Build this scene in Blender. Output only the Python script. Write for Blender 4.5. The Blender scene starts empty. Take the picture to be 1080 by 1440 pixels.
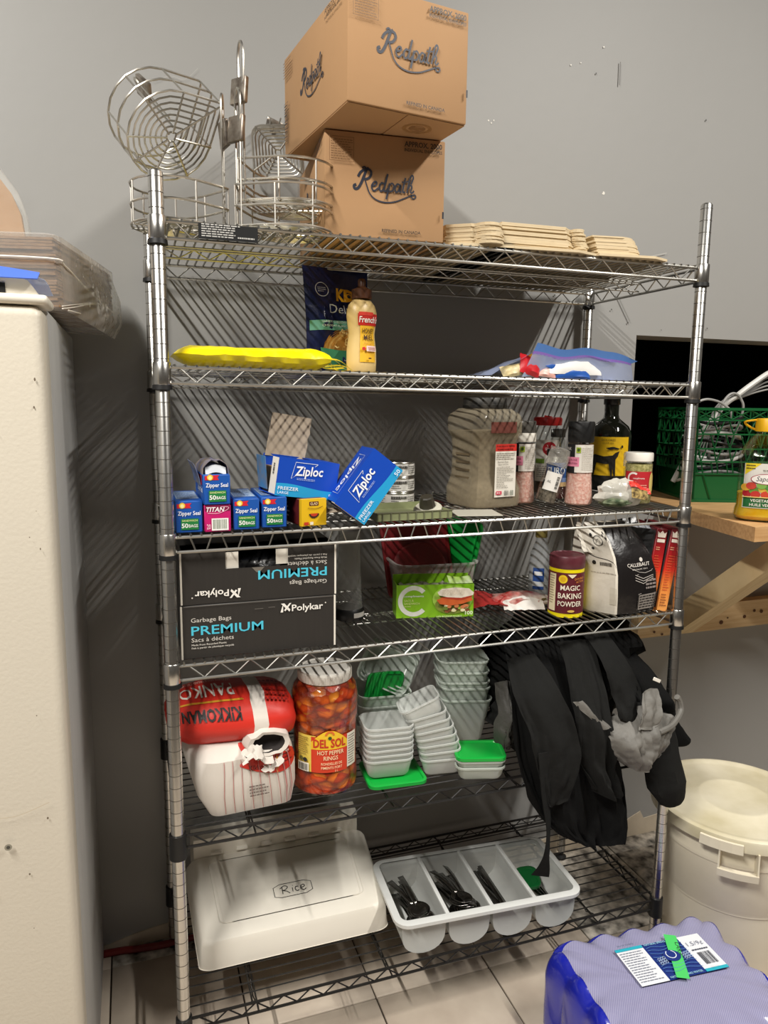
import bpy, bmesh, math, random
from mathutils import Vector, Matrix, Euler, noise
from mathutils.geometry import tessellate_polygon
random.seed(7)
PI = math.pi
SC = bpy.context.scene
COL = SC.collection
R = math.radians

# ------------------------------------------------------------------ camera
cam_d = bpy.data.cameras.new('camera')
cam = bpy.data.objects.new('camera', cam_d)
COL.objects.link(cam)
SC.camera = cam
cam_d.sensor_fit = 'VERTICAL'
cam_d.sensor_height = 36.0
cam_d.lens = 1021.24 / 1440 * 36.0
cam_d.clip_start = 0.02
_yaw, _pit, _rol = R(19.2339), R(8.5485), R(0.6265)
_f = Vector((math.sin(_yaw) * math.cos(_pit), math.cos(_yaw) * math.cos(_pit), -math.sin(_pit)))
_r = Vector((math.cos(_yaw), -math.sin(_yaw), 0))
_u = _r.cross(_f)
_r2 = _r * math.cos(_rol) + _u * math.sin(_rol)
_u2 = _u * math.cos(_rol) - _r * math.sin(_rol)
cam.matrix_world = Matrix(((_r2.x, _u2.x, -_f.x, -0.0574), (_r2.y, _u2.y, -_f.y, -1.3712),
                           (_r2.z, _u2.z, -_f.z, 1.4163), (0, 0, 0, 1)))

# ------------------------------------------------------------------ light
world = bpy.data.worlds.new('world')
SC.world = world
world.use_nodes = True
world.node_tree.nodes['Background'].inputs[0].default_value = (1.0, 0.93, 0.84, 1)
world.node_tree.nodes['Background'].inputs[1].default_value = 0.03

def tube_lamp(name, x, y, z, length, power):
    d = bpy.data.lights.new(name, 'AREA')
    d.shape = 'RECTANGLE'
    d.size = 0.06
    d.size_y = length
    d.energy = power
    d.color = (1.0, 0.965, 0.905)
    o = bpy.data.objects.new(name, d)
    o.location = (x, y, z)
    COL.objects.link(o)
tube_lamp('ceiling_tube_lamp', -1.15, -1.5, 3.3, 1.3, 140)
tube_lamp('ceiling_tube_lamp', 1.85, -1.5, 3.3, 1.3, 100)

SC.view_settings.view_transform = 'Standard'
SC.view_settings.look = 'None'
SC.view_settings.gamma = 1.0
SC.view_settings.use_curve_mapping = False
SC.view_settings.exposure = 0.0

# ------------------------------------------------------------------ materials
def lin(c):
    if isinstance(c, str):
        c = [int(c[i:i + 2], 16) / 255 for i in (0, 2, 4)]
    return tuple(((x + 0.055) / 1.055) ** 2.4 if x > 0.04045 else x / 12.92 for x in c)

_mats = {}
def mat(name, col, rough=0.5, metal=0.0, var=0.0, vscale=12.0, bump=0.0, bscale=60.0, alpha=1.0, trans=0.0, col2=None, spec=None, stretch=None, detail=4.0, coat=0.0, ior=None):
    """procedural principled material: optional noise mottling towards col2 (or darker) and noise bump"""
    if name in _mats:
        return _mats[name]
    m = bpy.data.materials.new(name)
    m.use_nodes = True
    nt = m.node_tree
    b = nt.nodes['Principled BSDF']
    c = lin(col)
    b.inputs['Base Color'].default_value = (*c, 1)
    b.inputs['Roughness'].default_value = rough
    b.inputs['Metallic'].default_value = metal
    b.inputs['Alpha'].default_value = alpha
    b.inputs['Transmission Weight'].default_value = trans
    b.inputs['Coat Weight'].default_value = coat
    if ior: b.inputs['IOR'].default_value = ior
    if spec is not None:
        b.inputs['Specular IOR Level'].default_value = spec
    if var > 0 or bump > 0:
        tc = nt.nodes.new('ShaderNodeTexCoord')
        src = tc.outputs['Object']
        if stretch:
            mp = nt.nodes.new('ShaderNodeMapping')
            mp.inputs['Scale'].default_value = stretch
            nt.links.new(src, mp.inputs['Vector'])
            src = mp.outputs['Vector']
    if var > 0:
        n = nt.nodes.new('ShaderNodeTexNoise')
        n.inputs['Scale'].default_value = vscale
        n.inputs['Detail'].default_value = detail
        nt.links.new(src, n.inputs['Vector'])
        rp = nt.nodes.new('ShaderNodeMapRange')
        rp.inputs['From Min'].default_value = 0.35
        rp.inputs['From Max'].default_value = 0.68
        rp.inputs['To Max'].default_value = var
        nt.links.new(n.outputs['Fac'], rp.inputs['Value'])
        mx = nt.nodes.new('ShaderNodeMix')
        mx.data_type = 'RGBA'
        mx.inputs['A'].default_value = (*c, 1)
        c2 = lin(col2) if col2 else tuple(x * 0.5 for x in c)
        mx.inputs['B'].default_value = (*c2, 1)
        nt.links.new(rp.outputs['Result'], mx.inputs['Factor'])
        nt.links.new(mx.outputs['Result'], b.inputs['Base Color'])
    if bump > 0:
        n2 = nt.nodes.new('ShaderNodeTexNoise')
        n2.inputs['Scale'].default_value = bscale
        n2.inputs['Detail'].default_value = 4
        nt.links.new(src, n2.inputs['Vector'])
        bp = nt.nodes.new('ShaderNodeBump')
        bp.inputs['Strength'].default_value = bump
        bp.inputs['Distance'].default_value = 0.004
        nt.links.new(n2.outputs['Fac'], bp.inputs['Height'])
        nt.links.new(bp.outputs['Normal'], b.inputs['Normal'])
    _mats[name] = m
    return m

def clear(name, col, fac=0.25, rough=0.12, bump=0.0, bscale=40.0):
    """thin clear plastic: transparent mixed with a glossy translucent coat; fac = how milky"""
    if name in _mats:
        return _mats[name]
    m = bpy.data.materials.new(name)
    m.use_nodes = True
    nt = m.node_tree
    b = nt.nodes['Principled BSDF']
    if fac < 0.13:                       # truly clear: only its gloss shows
        nt.nodes.remove(b)
        b = nt.nodes.new('ShaderNodeBsdfGlossy')
        b.inputs['Color'].default_value = (*lin(col), 1)
    else:
        b.inputs['Base Color'].default_value = (*lin(col), 1)
    b.inputs['Roughness'].default_value = rough
    tr = nt.nodes.new('ShaderNodeBsdfTransparent')
    tr.inputs['Color'].default_value = (0.96, 0.97, 0.96, 1)
    fr = nt.nodes.new('ShaderNodeLayerWeight')
    fr.inputs['Blend'].default_value = 0.25
    mr = nt.nodes.new('ShaderNodeMapRange')
    mr.inputs['To Min'].default_value = fac
    mr.inputs['To Max'].default_value = min(1, fac + (0.55 if fac >= 0.13 else 0.3))
    nt.links.new(fr.outputs['Facing'], mr.inputs['Value'])
    mx = nt.nodes.new('ShaderNodeMixShader')
    nt.links.new(mr.outputs['Result'], mx.inputs['Fac'])
    nt.links.new(tr.outputs['BSDF'], mx.inputs[1])
    nt.links.new(b.outputs['BSDF'], mx.inputs[2])
    nt.links.new(mx.outputs['Shader'], nt.nodes['Material Output'].inputs['Surface'])
    if bump > 0:
        tc = nt.nodes.new('ShaderNodeTexCoord')
        n2 = nt.nodes.new('ShaderNodeTexNoise')
        n2.inputs['Scale'].default_value = bscale
        nt.links.new(tc.outputs['Object'], n2.inputs['Vector'])
        bp = nt.nodes.new('ShaderNodeBump')
        bp.inputs['Strength'].default_value = bump
        bp.inputs['Distance'].default_value = 0.006
        nt.links.new(n2.outputs['Fac'], bp.inputs['Height'])
        nt.links.new(bp.outputs['Normal'], b.inputs['Normal'])
    _mats[name] = m
    return m

def ink(col, rough=0.5):
    key = 'ink_' + (col if isinstance(col, str) else str(col))
    return mat(key, col, rough)

# ------------------------------------------------------------------ mesh builder
class MB:
    def __init__(self):
        self.v, self.f, self.m, self.s = [], [], [], []
    def add(self, vs, fs, m=0, smooth=False, M=None):
        o = len(self.v)
        for p in vs:
            p = Vector(p)
            self.v.append(M @ p if M else p)
        for f in fs:
            self.f.append([i + o for i in f])
            self.m.append(m)
            self.s.append(smooth)
        return self
    def box(self, c, s, m=0, rot=None):
        x, y, z = (k / 2 for k in s)
        vs = [(-x, -y, -z), (x, -y, -z), (x, y, -z), (-x, y, -z), (-x, -y, z), (x, -y, z), (x, y, z), (-x, y, z)]
        M = Matrix.Translation(c) @ (Euler(rot).to_matrix().to_4x4() if rot else Matrix())
        return self.add(vs, [(3, 2, 1, 0), (4, 5, 6, 7), (0, 1, 5, 4), (1, 2, 6, 5), (2, 3, 7, 6), (3, 0, 4, 7)], m, False, M)
    def rbox(self, c, s, r=0.003, seg=2, m=0, rot=None, taper=1.0):
        bm = bmesh.new()
        bmesh.ops.create_cube(bm, size=1)
        for v in bm.verts:
            k = taper if v.co.z < 0 else 1.0
            v.co = Vector((v.co.x * s[0] * k, v.co.y * s[1] * k, v.co.z * s[2]))
        bmesh.ops.bevel(bm, geom=bm.edges[:], offset=r, segments=seg, affect='EDGES', profile=0.5)
        bm.verts.index_update()
        M = Matrix.Translation(c) @ (Euler(rot).to_matrix().to_4x4() if rot else Matrix())
        self.add([v.co.copy() for v in bm.verts], [[v.index for v in f.verts] for f in bm.faces], m, True, M)
        bm.free()
        return self
    def lathe(self, prof, n=24, m=0, c=(0, 0, 0), smooth=True, M=None, sq=None):
        """prof: (r, z) from bottom to top; r=0 closes. sq: superellipse exponent for squarish bottles"""
        rings = []
        vs, fs = [], []
        for r, z in prof:
            if r <= 1e-7:
                rings.append([len(vs)])
                vs.append((c[0], c[1], c[2] + z))
            else:
                ring = []
                for i in range(n):
                    a = 2 * PI * i / n
                    k = 1.0
                    if sq:
                        k = (abs(math.cos(a)) ** sq + abs(math.sin(a)) ** sq) ** (-1 / sq)
                    ring.append(len(vs))
                    vs.append((c[0] + r * k * math.cos(a), c[1] + r * k * math.sin(a), c[2] + z))
                rings.append(ring)
        for a, b in zip(rings, rings[1:]):
            if len(a) == 1 and len(b) == 1:
                continue
            for i in range(n):
                j = (i + 1) % n
                if len(a) == 1:
                    fs.append((a[0], b[j], b[i]))
                elif len(b) == 1:
                    fs.append((a[i], a[j], b[0]))
                else:
                    fs.append((a[i], a[j], b[j], b[i]))
        return self.add(vs, fs, m, smooth, M)
    def rings(self, rs, m=0, smooth=True, cap0=True, cap1=True, closed=True, M=None):
        """loft equal-length point rings"""
        n = len(rs[0])
        vs = [p for r in rs for p in r]
        fs = []
        for k in range(len(rs) - 1):
            for i in range(n if closed else n - 1):
                j = (i + 1) % n
                fs.append((k * n + i, k * n + j, (k + 1) * n + j, (k + 1) * n + i))
        if cap0: fs.append(tuple(range(n - 1, -1, -1)))
        if cap1: fs.append(tuple((len(rs) - 1) * n + i for i in range(n)))
        return self.add(vs, fs, m, smooth, M)
    def tube(self, pts, r, n=6, m=0, closed=False, caps=True):
        P = [Vector(p) for p in pts]
        k = len(P)
        if k < 2: return self
        rs, nrm = [], None
        for i in range(k):
            if closed:
                t = (P[(i + 1) % k] - P[i - 1])
            else:
                t = P[min(i + 1, k - 1)] - P[max(i - 1, 0)]
            if t.length < 1e-9: t = Vector((0, 0, 1))
            t.normalize()
            if nrm is None:
                nrm = t.cross(Vector((0, 0, 1)))
                if nrm.length < 1e-3: nrm = t.cross(Vector((1, 0, 0)))
            nrm = (nrm - t * nrm.dot(t))
            if nrm.length < 1e-6: nrm = t.orthogonal()
            nrm.normalize()
            b = t.cross(nrm)
            rr = r[i] if isinstance(r, (list, tuple)) else r
            rs.append([P[i] + (nrm * math.cos(2 * PI * q / n) + b * math.sin(2 * PI * q / n)) * rr for q in range(n)])
        if closed:
            rs.append(rs[0])
        return self.rings(rs, m, True, caps and not closed, caps and not closed)
    def grid(self, fn, nu, nv, m=0, smooth=True):
        vs = [fn(i / nu, j / nv) for j in range(nv + 1) for i in range(nu + 1)]
        fs = [(j * (nu + 1) + i, j * (nu + 1) + i + 1, (j + 1) * (nu + 1) + i + 1, (j + 1) * (nu + 1) + i)
              for j in range(nv) for i in range(nu)]
        return self.add(vs, fs, m, smooth)
    def sheet(self, fn, nu, nv, t=0.002, m=0, smooth=True):
        """grid surface with thickness t along its normal"""
        P = [[Vector(fn(i / nu, j / nv)) for i in range(nu + 1)] for j in range(nv + 1)]
        N = []
        for j in range(nv + 1):
            row = []
            for i in range(nu + 1):
                du = P[j][min(i + 1, nu)] - P[j][max(i - 1, 0)]
                dv = P[min(j + 1, nv)][i] - P[max(j - 1, 0)][i]
                c = du.cross(dv)
                row.append(c.normalized() if c.length > 1e-12 else Vector((0, 0, 1)))
            N.append(row)
        w = nu + 1
        vs = [P[j][i] for j in range(nv + 1) for i in range(w)] + [P[j][i] - N[j][i] * t for j in range(nv + 1) for i in range(w)]
        o = (nv + 1) * w
        fs = []
        for j in range(nv):
            for i in range(nu):
                a, b, c, d = j * w + i, j * w + i + 1, (j + 1) * w + i + 1, (j + 1) * w + i
                fs.append((a, b, c, d)); fs.append((o + d, o + c, o + b, o + a))
        for i in range(nu):
            fs.append((i + 1, i, o + i, o + i + 1)); k = nv * w
            fs.append((k + i, k + i + 1, o + k + i + 1, o + k + i))
        for j in range(nv):
            fs.append((j * w, (j + 1) * w, o + (j + 1) * w, o + j * w))
            fs.append(((j + 1) * w + nu, j * w + nu, o + j * w + nu, o + (j + 1) * w + nu))
        return self.add(vs, fs, m, smooth)
    def prism(self, pts, z0, z1, m=0, M=None, smooth=False):
        return self.rings([[(x, y, z0) for x, y in pts], [(x, y, z1) for x, y in pts]], m, smooth, M=M)
    def mesh(self, name, mats):
        me = bpy.data.meshes.new(name)
        me.from_pydata([tuple(p) for p in self.v], [], self.f)
        for k in mats: me.materials.append(k)
        if len(mats) > 1: me.polygons.foreach_set('material_index', self.m)
        me.polygons.foreach_set('use_smooth', self.s)
        me.update()
        return me
    def build(self, name, mats, parent=None, kind=None, label=None, sharp=True):
        if not isinstance(mats, (list, tuple)): mats = [mats]
        me = self.mesh(name, mats)
        if sharp and any(self.s):
            try: me.set_sharp_from_angle(angle=R(40))
            except Exception: pass
        o = bpy.data.objects.new(name, me)
        COL.objects.link(o)
        if parent: o.parent = parent
        if kind: o['kind'] = kind
        if label: o['label'] = label
        return o

def empty(name, label, cat, loc=(0, 0, 0), rot=(0, 0, 0), group=None):
    o = bpy.data.objects.new(name, None)
    o.empty_display_size = 0.02
    COL.objects.link(o)
    o.location = loc
    o.rotation_euler = rot
    return tag(o, label, cat, group)
def tag(o, label, cat, group=None):
    o['label'] = label
    o['category'] = cat
    if group: o['group'] = group
    return o
def copy_tree(o, parent=None):
    c = o.copy()
    COL.objects.link(c)
    if parent: c.parent = parent
    for ch in list(o.children): copy_tree(ch, c)
    return c
def struct(o):
    o['kind'] = 'structure'
    return o
def spline(pts, n=6, closed=False):
    """Catmull-Rom through pts"""
    P = [Vector(p) for p in pts]
    out = []
    k = len(P)
    for i in range(k if closed else k - 1):
        if closed: a, b, c, d = P[i - 1], P[i], P[(i + 1) % k], P[(i + 2) % k]
        else: a, b, c, d = P[max(i - 1, 0)], P[i], P[i + 1], P[min(i + 2, k - 1)]
        for q in range(n):
            t = q / n
            out.append(0.5 * ((2 * b) + (c - a) * t + (2 * a - 5 * b + 4 * c - d) * t * t + (3 * b - a - 3 * c + d) * t ** 3))
    if not closed: out.append(P[-1])
    return out
def nz(x, y=0.0, z=0.0):
    return noise.noise(Vector((x, y, z)))
def rrect(w, d, r, seg=4, cx=0, cy=0):
    """rounded rectangle outline, counter-clockwise"""
    out = []
    for sx, sy, a0 in ((1, -1, -90), (1, 1, 0), (-1, 1, 90), (-1, -1, 180)):
        for k in range(seg + 1):
            a = R(a0 + 90 * k / seg)
            out.append((cx + sx * (w / 2 - r) + r * math.cos(a), cy + sy * (d / 2 - r) + r * math.sin(a)))
    return out

# ------------------------------------------------------------------ flat print
_txt = {}
def text2d(s, bold=0.0, shear=0.0):
    key = (s, bold, shear)
    if key in _txt: return _txt[key]
    cu = bpy.data.curves.new('lettering', 'FONT')
    cu.body = s
    cu.size = 1.0
    cu.offset = bold
    cu.shear = shear
    cu.resolution_u = 2
    ob = bpy.data.objects.new('lettering', cu)
    COL.objects.link(ob)
    dg = bpy.context.evaluated_depsgraph_get()
    me = bpy.data.meshes.new_from_object(ob.evaluated_get(dg))
    vs = [(v.co.x, v.co.y) for v in me.vertices]
    fs = [tuple(p.vertices) for p in me.polygons]
    bpy.data.objects.remove(ob)
    bpy.data.curves.remove(cu)
    bpy.data.meshes.remove(me)
    if vs:
        x0 = min(v[0] for v in vs); y0 = min(v[1] for v in vs)
        x1 = max(v[0] for v in vs); y1 = max(v[1] for v in vs)
    else: x0 = y0 = 0; x1 = y1 = 1
    _txt[key] = (vs, fs, x0, y0, x1, y1)
    return _txt[key]

def plane(O, U, V, off=0.0004):
    O, U, V = Vector(O), Vector(U).normalized(), Vector(V).normalized()
    N = U.cross(V)
    return lambda u, v, h: O + U * u + V * v + N * (h + off)
def cyl(c, rad, az=-90.0, off=0.0004):
    """wrap round a vertical axis; rad number or function of v; az: direction in degrees that u=0 faces"""
    def fn(u, v, h):
        r0 = rad(v) if callable(rad) else rad
        rr = (rad(0) if callable(rad) else rad)
        a = R(az) + u / rr
        return Vector((c[0] + (r0 + h + off) * math.cos(a), c[1] + (r0 + h + off) * math.sin(a), c[2] + v))
    return fn

class Print:
    """flat print laid on a surface in layers, one mesh with a colour slot per ink"""
    def __init__(self, fn, step=0.00025, maxu=0.0):
        self.fn, self.step, self.h, self.maxu = fn, step, 0.0, maxu
        self.mb, self.mats = MB(), []
    def split(self, vs, fs):
        """triangles cut until none spans more than maxu, so that print follows a curved wall"""
        out, tris = [tuple(v) for v in vs], []
        for f in fs:
            if len(f) == 3: tris.append(tuple(f))
            else:
                for t in tessellate_polygon([[Vector((out[i][0], out[i][1], 0)) for i in f]]): tris.append(tuple(f[i] for i in t))
        done = []
        while tris:
            a, b, c = tris.pop()
            # keep the winding counter-clockwise
            A, B, C = out[a], out[b], out[c]
            if (B[0] - A[0]) * (C[1] - A[1]) - (C[0] - A[0]) * (B[1] - A[1]) < 0: b, c, B, C = c, b, C, B
            L = sorted(((abs(A[0] - B[0]), 0), (abs(B[0] - C[0]), 1), (abs(C[0] - A[0]), 2)))[-1]
            if L[0] <= self.maxu: done.append((a, b, c)); continue
            i, j, k = ((a, b, c), (b, c, a), (c, a, b))[L[1]]
            out.append(((out[i][0] + out[j][0]) / 2, (out[i][1] + out[j][1]) / 2)); m = len(out) - 1
            tris += [(i, m, k), (m, j, k)]
        return out, done
    def _m(self, col):
        m = col if isinstance(col, bpy.types.Material) else ink(col)
        if m not in self.mats: self.mats.append(m)
        return self.mats.index(m)
    def put(self, vs, fs, col):
        self.h += self.step
        if self.maxu: vs, fs = self.split(vs, fs)
        self.mb.add([self.fn(u, v, self.h) for u, v in vs], fs, self._m(col), False)
        return self
    def poly(self, pts, col):
        return self.put(pts, [tuple(range(len(pts)))], col)
    def rect(self, u0, v0, u1, v1, col, n=1, nv=1):
        vs = [(u0 + (u1 - u0) * i / n, v0 + (v1 - v0) * j / nv) for j in range(nv + 1) for i in range(n + 1)]
        fs = [(j * (n + 1) + i, j * (n + 1) + i + 1, (j + 1) * (n + 1) + i + 1, (j + 1) * (n + 1) + i) for j in range(nv) for i in range(n)]
        return self.put(vs, fs, col)
    def disc(self, u, v, ru, rv, col, n=20, a0=0, a1=360):
        pts = [(u, v)] + [(u + ru * math.cos(R(a0 + (a1 - a0) * i / n)), v + rv * math.sin(R(a0 + (a1 - a0) * i / n))) for i in range(n + 1)]
        return self.put(pts, [(0, i, i + 1) for i in range(1, n + 1)], col)
    def ring(self, u, v, r0, r1, col, a0=0, a1=360, n=28, k=1.0):
        pts = []
        for i in range(n + 1):
            a = R(a0 + (a1 - a0) * i / n)
            pts += [(u + r0 * math.cos(a) * k, v + r0 * math.sin(a)), (u + r1 * math.cos(a) * k, v + r1 * math.sin(a))]
        return self.put(pts, [(2 * i, 2 * i + 1, 2 * i + 3, 2 * i + 2) for i in range(n)], col)
    def text(self, s, u, v, height, col, width=None, bold=0.0, shear=0.0, align='L', rot=0.0, curve=0.0):
        """cap height ~ height; fitted to width when given"""
        vs, fs, x0, y0, x1, y1 = text2d(s, bold, shear)
        k = height / 0.73
        kx = width / (x1 - x0) if width else k
        w = (x1 - x0) * kx
        dx = {'L': 0, 'C': -w / 2, 'R': -w}[align]
        ca, sa = math.cos(R(rot)), math.sin(R(rot))
        out = []
        for x, y in vs:
            a, b = (x - x0) * kx + dx, y * k
            if curve: b += curve * (1 - (2 * (a - dx) / w - 1) ** 2)
            out.append((u + a * ca - b * sa, v + a * sa + b * ca))
        return self.put(out, fs, col)
    def stroke(self, pts, w, col, smooth=0, closed=False):
        P = [Vector((p[0], p[1], 0)) for p in pts]
        if smooth: P = spline(P, smooth, closed)
        if closed: P.append(P[0].copy())
        vs = []
        k = len(P)
        for i in range(k):
            if closed: t = P[(i + 1) % (k - 1)] - P[(i - 1) % (k - 1)]
            else: t = P[min(i + 1, k - 1)] - P[max(i - 1, 0)]
            t.normalize()
            ww = w[min(int(i * len(w) / k), len(w) - 1)] if isinstance(w, (list, tuple)) else w
            vs += [(P[i].x - t.y * ww / 2, P[i].y + t.x * ww / 2), (P[i].x + t.y * ww / 2, P[i].y - t.x * ww / 2)]
        return self.put(vs, [(2 * i + 1, 2 * i + 3, 2 * i + 2, 2 * i) for i in range(k - 1)], col)
    def lines(self, u0, v0, u1, v1, n, col, fill=0.45, seed=1, ragged=0.3, words=True):
        """rows of fine print too small to read"""
        rnd = random.Random(seed)
        p = (v1 - v0) / n
        vs, fs = [], []
        for i in range(n):
            b = v1 - p * (i + 1) + p * (1 - fill) / 2
            x = u0
            e = u1 - (u1 - u0) * ragged * rnd.random()
            while x < e:
                l = min(e, x + (rnd.uniform(0.06, 0.16) * (u1 - u0) if words else e))
                o = len(vs)
                vs += [(x, b), (l, b), (l, b + p * fill), (x, b + p * fill)]
                fs.append((o, o + 1, o + 2, o + 3))
                x = l + (u1 - u0) * 0.025
        return self.put(vs, fs, col)
    def bars(self, u0, v0, u1, v1, col, n=14, seed=2, vertical=True):
        rnd = random.Random(seed)
        vs, fs = [], []
        x, L = 0.0, 1.0
        while x < 0.97:
            w = rnd.choice((0.02, 0.035, 0.055))
            o = len(vs)
            a, b = x, min(1, x + w)
            if vertical: vs += [(u0 + (u1 - u0) * a, v0), (u0 + (u1 - u0) * b, v0), (u0 + (u1 - u0) * b, v1), (u0 + (u1 - u0) * a, v1)]
            else: vs += [(u0, v0 + (v1 - v0) * a), (u1, v0 + (v1 - v0) * a), (u1, v0 + (v1 - v0) * b), (u0, v0 + (v1 - v0) * b)]
            fs.append((o, o + 1, o + 2, o + 3))
            x += w + rnd.choice((0.02, 0.03, 0.045))
        return self.put(vs, fs, col)
    def build(self, name, parent, label=None):
        return self.mb.build(name, self.mats, parent, label=label)
ORD = ['topmost', 'second from the top', 'third from the top', 'fourth from the top', 'fifth from the top', 'sixth from the top', 'seventh from the top', 'eighth from the top', 'ninth from the top', 'tenth from the top']
# ------------------------------------------------------------------ palette
M_wall = mat('grey_wall_paint', '9b9a97', 0.55, var=0.12, vscale=2.2, col2='8e8d89', bump=0.12, bscale=22)
M_plaster = mat('bare_plaster', 'cdbfa9', 0.8, var=0.35, vscale=18, col2='a08f78')
M_black_room = mat('unlit_room_black', '0b0b0c', 0.9)  # black stands for the lack of light in the room beyond
M_tile = mat('beige_floor_tile', 'c9bcab', 0.42, var=0.6, vscale=9, col2='a9998a', bump=0.05, bscale=30, detail=8)
M_tile_dirty = mat('stained_floor_tile', 'cfc6b8', 0.6, var=1.0, vscale=26, col2='28241f', bump=0.3, bscale=40, detail=10)
M_grout = mat('dark_grout', '3d342b', 0.9)
M_chrome = mat('chrome_wire', 'aaa8a2', 0.34, 1.0, var=0.3, vscale=40, col2='7a7771')
M_post = mat('chrome_post', 'd6d4cf', 0.27, 1.0, var=0.22, vscale=25, col2='9a968f')
M_groove = mat('grimy_groove', '5c5750', 0.5, 0.6)
M_blackwire = mat('black_epoxy_wire', '1d1b19', 0.35)
M_sleeve = mat('black_plastic', '141414', 0.5)
M_card = mat('kraft_cardboard', 'b58d64', 0.8, var=0.25, vscale=7, col2='a67f57', bump=0.05, bscale=50)
M_card_in = mat('grey_card_inside', 'b5a693', 0.8, var=0.4, vscale=20, col2='8d7c68')
M_white = mat('white_plastic', 'ece7dc', 0.4)
M_film = clear('stretch_film', 'f4efe8', 0.15, 0.12, 0.9, 26)

# ------------------------------------------------------------------ room
WY = 0.462
mb = MB()
OX0, OX1, OZ0, OZ1 = 1.366, 2.45, 1.0815, 1.622
T = 0.12
mb.box(((-2.4 + OX0) / 2, WY + T / 2, 1.75), (OX0 + 2.4, T, 3.5))
mb.box(((OX0 + OX1) / 2, WY + T / 2, OZ0 / 2), (OX1 - OX0, T, OZ0))
mb.box(((OX0 + OX1) / 2, WY + T / 2, (OZ1 + 3.5) / 2), (OX1 - OX0, T, 3.5 - OZ1))
mb.box(((OX1 + 3.6) / 2, WY + T / 2, 1.75), (3.6 - OX1, T, 3.5))
wall = struct(mb.build('wall_back', M_wall))
# the rest of the room: plain walls and ceiling behind and beside the camera
M_room = mat('plain_room_paint', '403c38', 0.7, var=.1, vscale=1.5)
struct(MB().box((.6, -4.1, 1.75), (6.4, .1, 3.5)).build('wall_front', M_room))
struct(MB().box((-2.45, -1.8, 1.75), (.1, 4.6, 3.5)).build('wall_left', M_room))
struct(MB().box((3.65, -1.8, 1.75), (.1, 4.6, 3.5)).build('wall_right', M_room))
struct(MB().box((.6, -1.8, 3.55), (6.4, 4.8, .1)).build('ceiling', M_room))
# chipped paint and scuffs on the wall
rnd = random.Random(5)
pr = Print(plane((0, WY, 0), (1, 0, 0), (0, 0, 1), 0.0003))
def blob(x, z, s, c, k=1.0):
    n = 7
    pr.poly([(x + s * k * rnd.uniform(.5, 1) * math.cos(2 * PI * i / n), z + s * rnd.uniform(.5, 1) * math.sin(2 * PI * i / n)) for i in range(n)], c)
for x, z, s in ((1.225, 2.005, .006), (.86, 2.15, .003), (.875, 2.152, .0025), (.868, 2.145, .003), (1.24, 1.76, .004), (1.25, 1.775, .003), (1.262, 1.74, .003), (1.1, 2.32, .003), (1.13, 2.33, .002), (1.2, 2.38, .003)):
    blob(x, z, s, 'e6e2d8')
for x, z, s in ((1.18, 2.31, .003), (1.56, 2.24, .003), (1.255, 1.745, .005), (1.08, 1.72, .003), (1.33, 1.655, .004), (1.45, 1.64, .0025), (1.62, 1.652, .003), (1.27, 1.69, .003)):
    blob(x, z, s, '4c4a46')
pr.stroke([(.02, 2.123), (.06, 2.14), (.09, 2.137), (.12, 2.165)], .0007, 'b4b2ac', 4)
pr.stroke([(1.255, 2.29), (1.254, 2.35)], .003, '6d6b67')
pr.stroke([(1.285, 1.735), (1.335, 1.66)], .004, '858480', 3)
pr.stroke([(1.0, 1.79), (1.03, 1.765), (1.1, 1.758)], .002, '8b8984', 3)
pr.stroke([(1.2, 1.80), (1.45, 1.86)], .002, 'b5b4ae')
o = pr.build('paint_chips', wall)
o['kind'] = 'stuff'
# unpainted strip along the foot of the wall
pts = [(-.6, 0), (2.3, 0), (2.3, .062), (1.9, .05), (1.62, .066), (1.51, .056), (1.495, .084), (1.44, .062), (1.30, .07), (1.05, .05), (.7, .06), (.3, .055), (.06, .05), (-.012, .045), (-.05, .041), (-.1, .034), (-.16, .019), (-.25, .014), (-.6, .016)]
mb = MB()
mb.add([(x, WY - .003, z) for x, z in pts] + [(x, WY - .0002, z) for x, z in pts],
       [tuple(range(len(pts)))] + [(i, i + len(pts), (i + 1) % len(pts) + len(pts), (i + 1) % len(pts)) for i in range(len(pts))])
struct(mb.build('baseboard_back', M_plaster))
# unlit room through the pass-through, its darkness put in as black walls
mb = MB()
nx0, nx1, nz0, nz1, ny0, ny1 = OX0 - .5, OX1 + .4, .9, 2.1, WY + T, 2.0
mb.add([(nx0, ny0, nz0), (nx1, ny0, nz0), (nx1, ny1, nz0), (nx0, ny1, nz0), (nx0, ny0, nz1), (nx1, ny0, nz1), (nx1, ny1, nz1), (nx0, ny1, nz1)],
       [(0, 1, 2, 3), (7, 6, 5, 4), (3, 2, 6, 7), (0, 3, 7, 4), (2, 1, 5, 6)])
struct(mb.build('wall_beyond', M_black_room))
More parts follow.
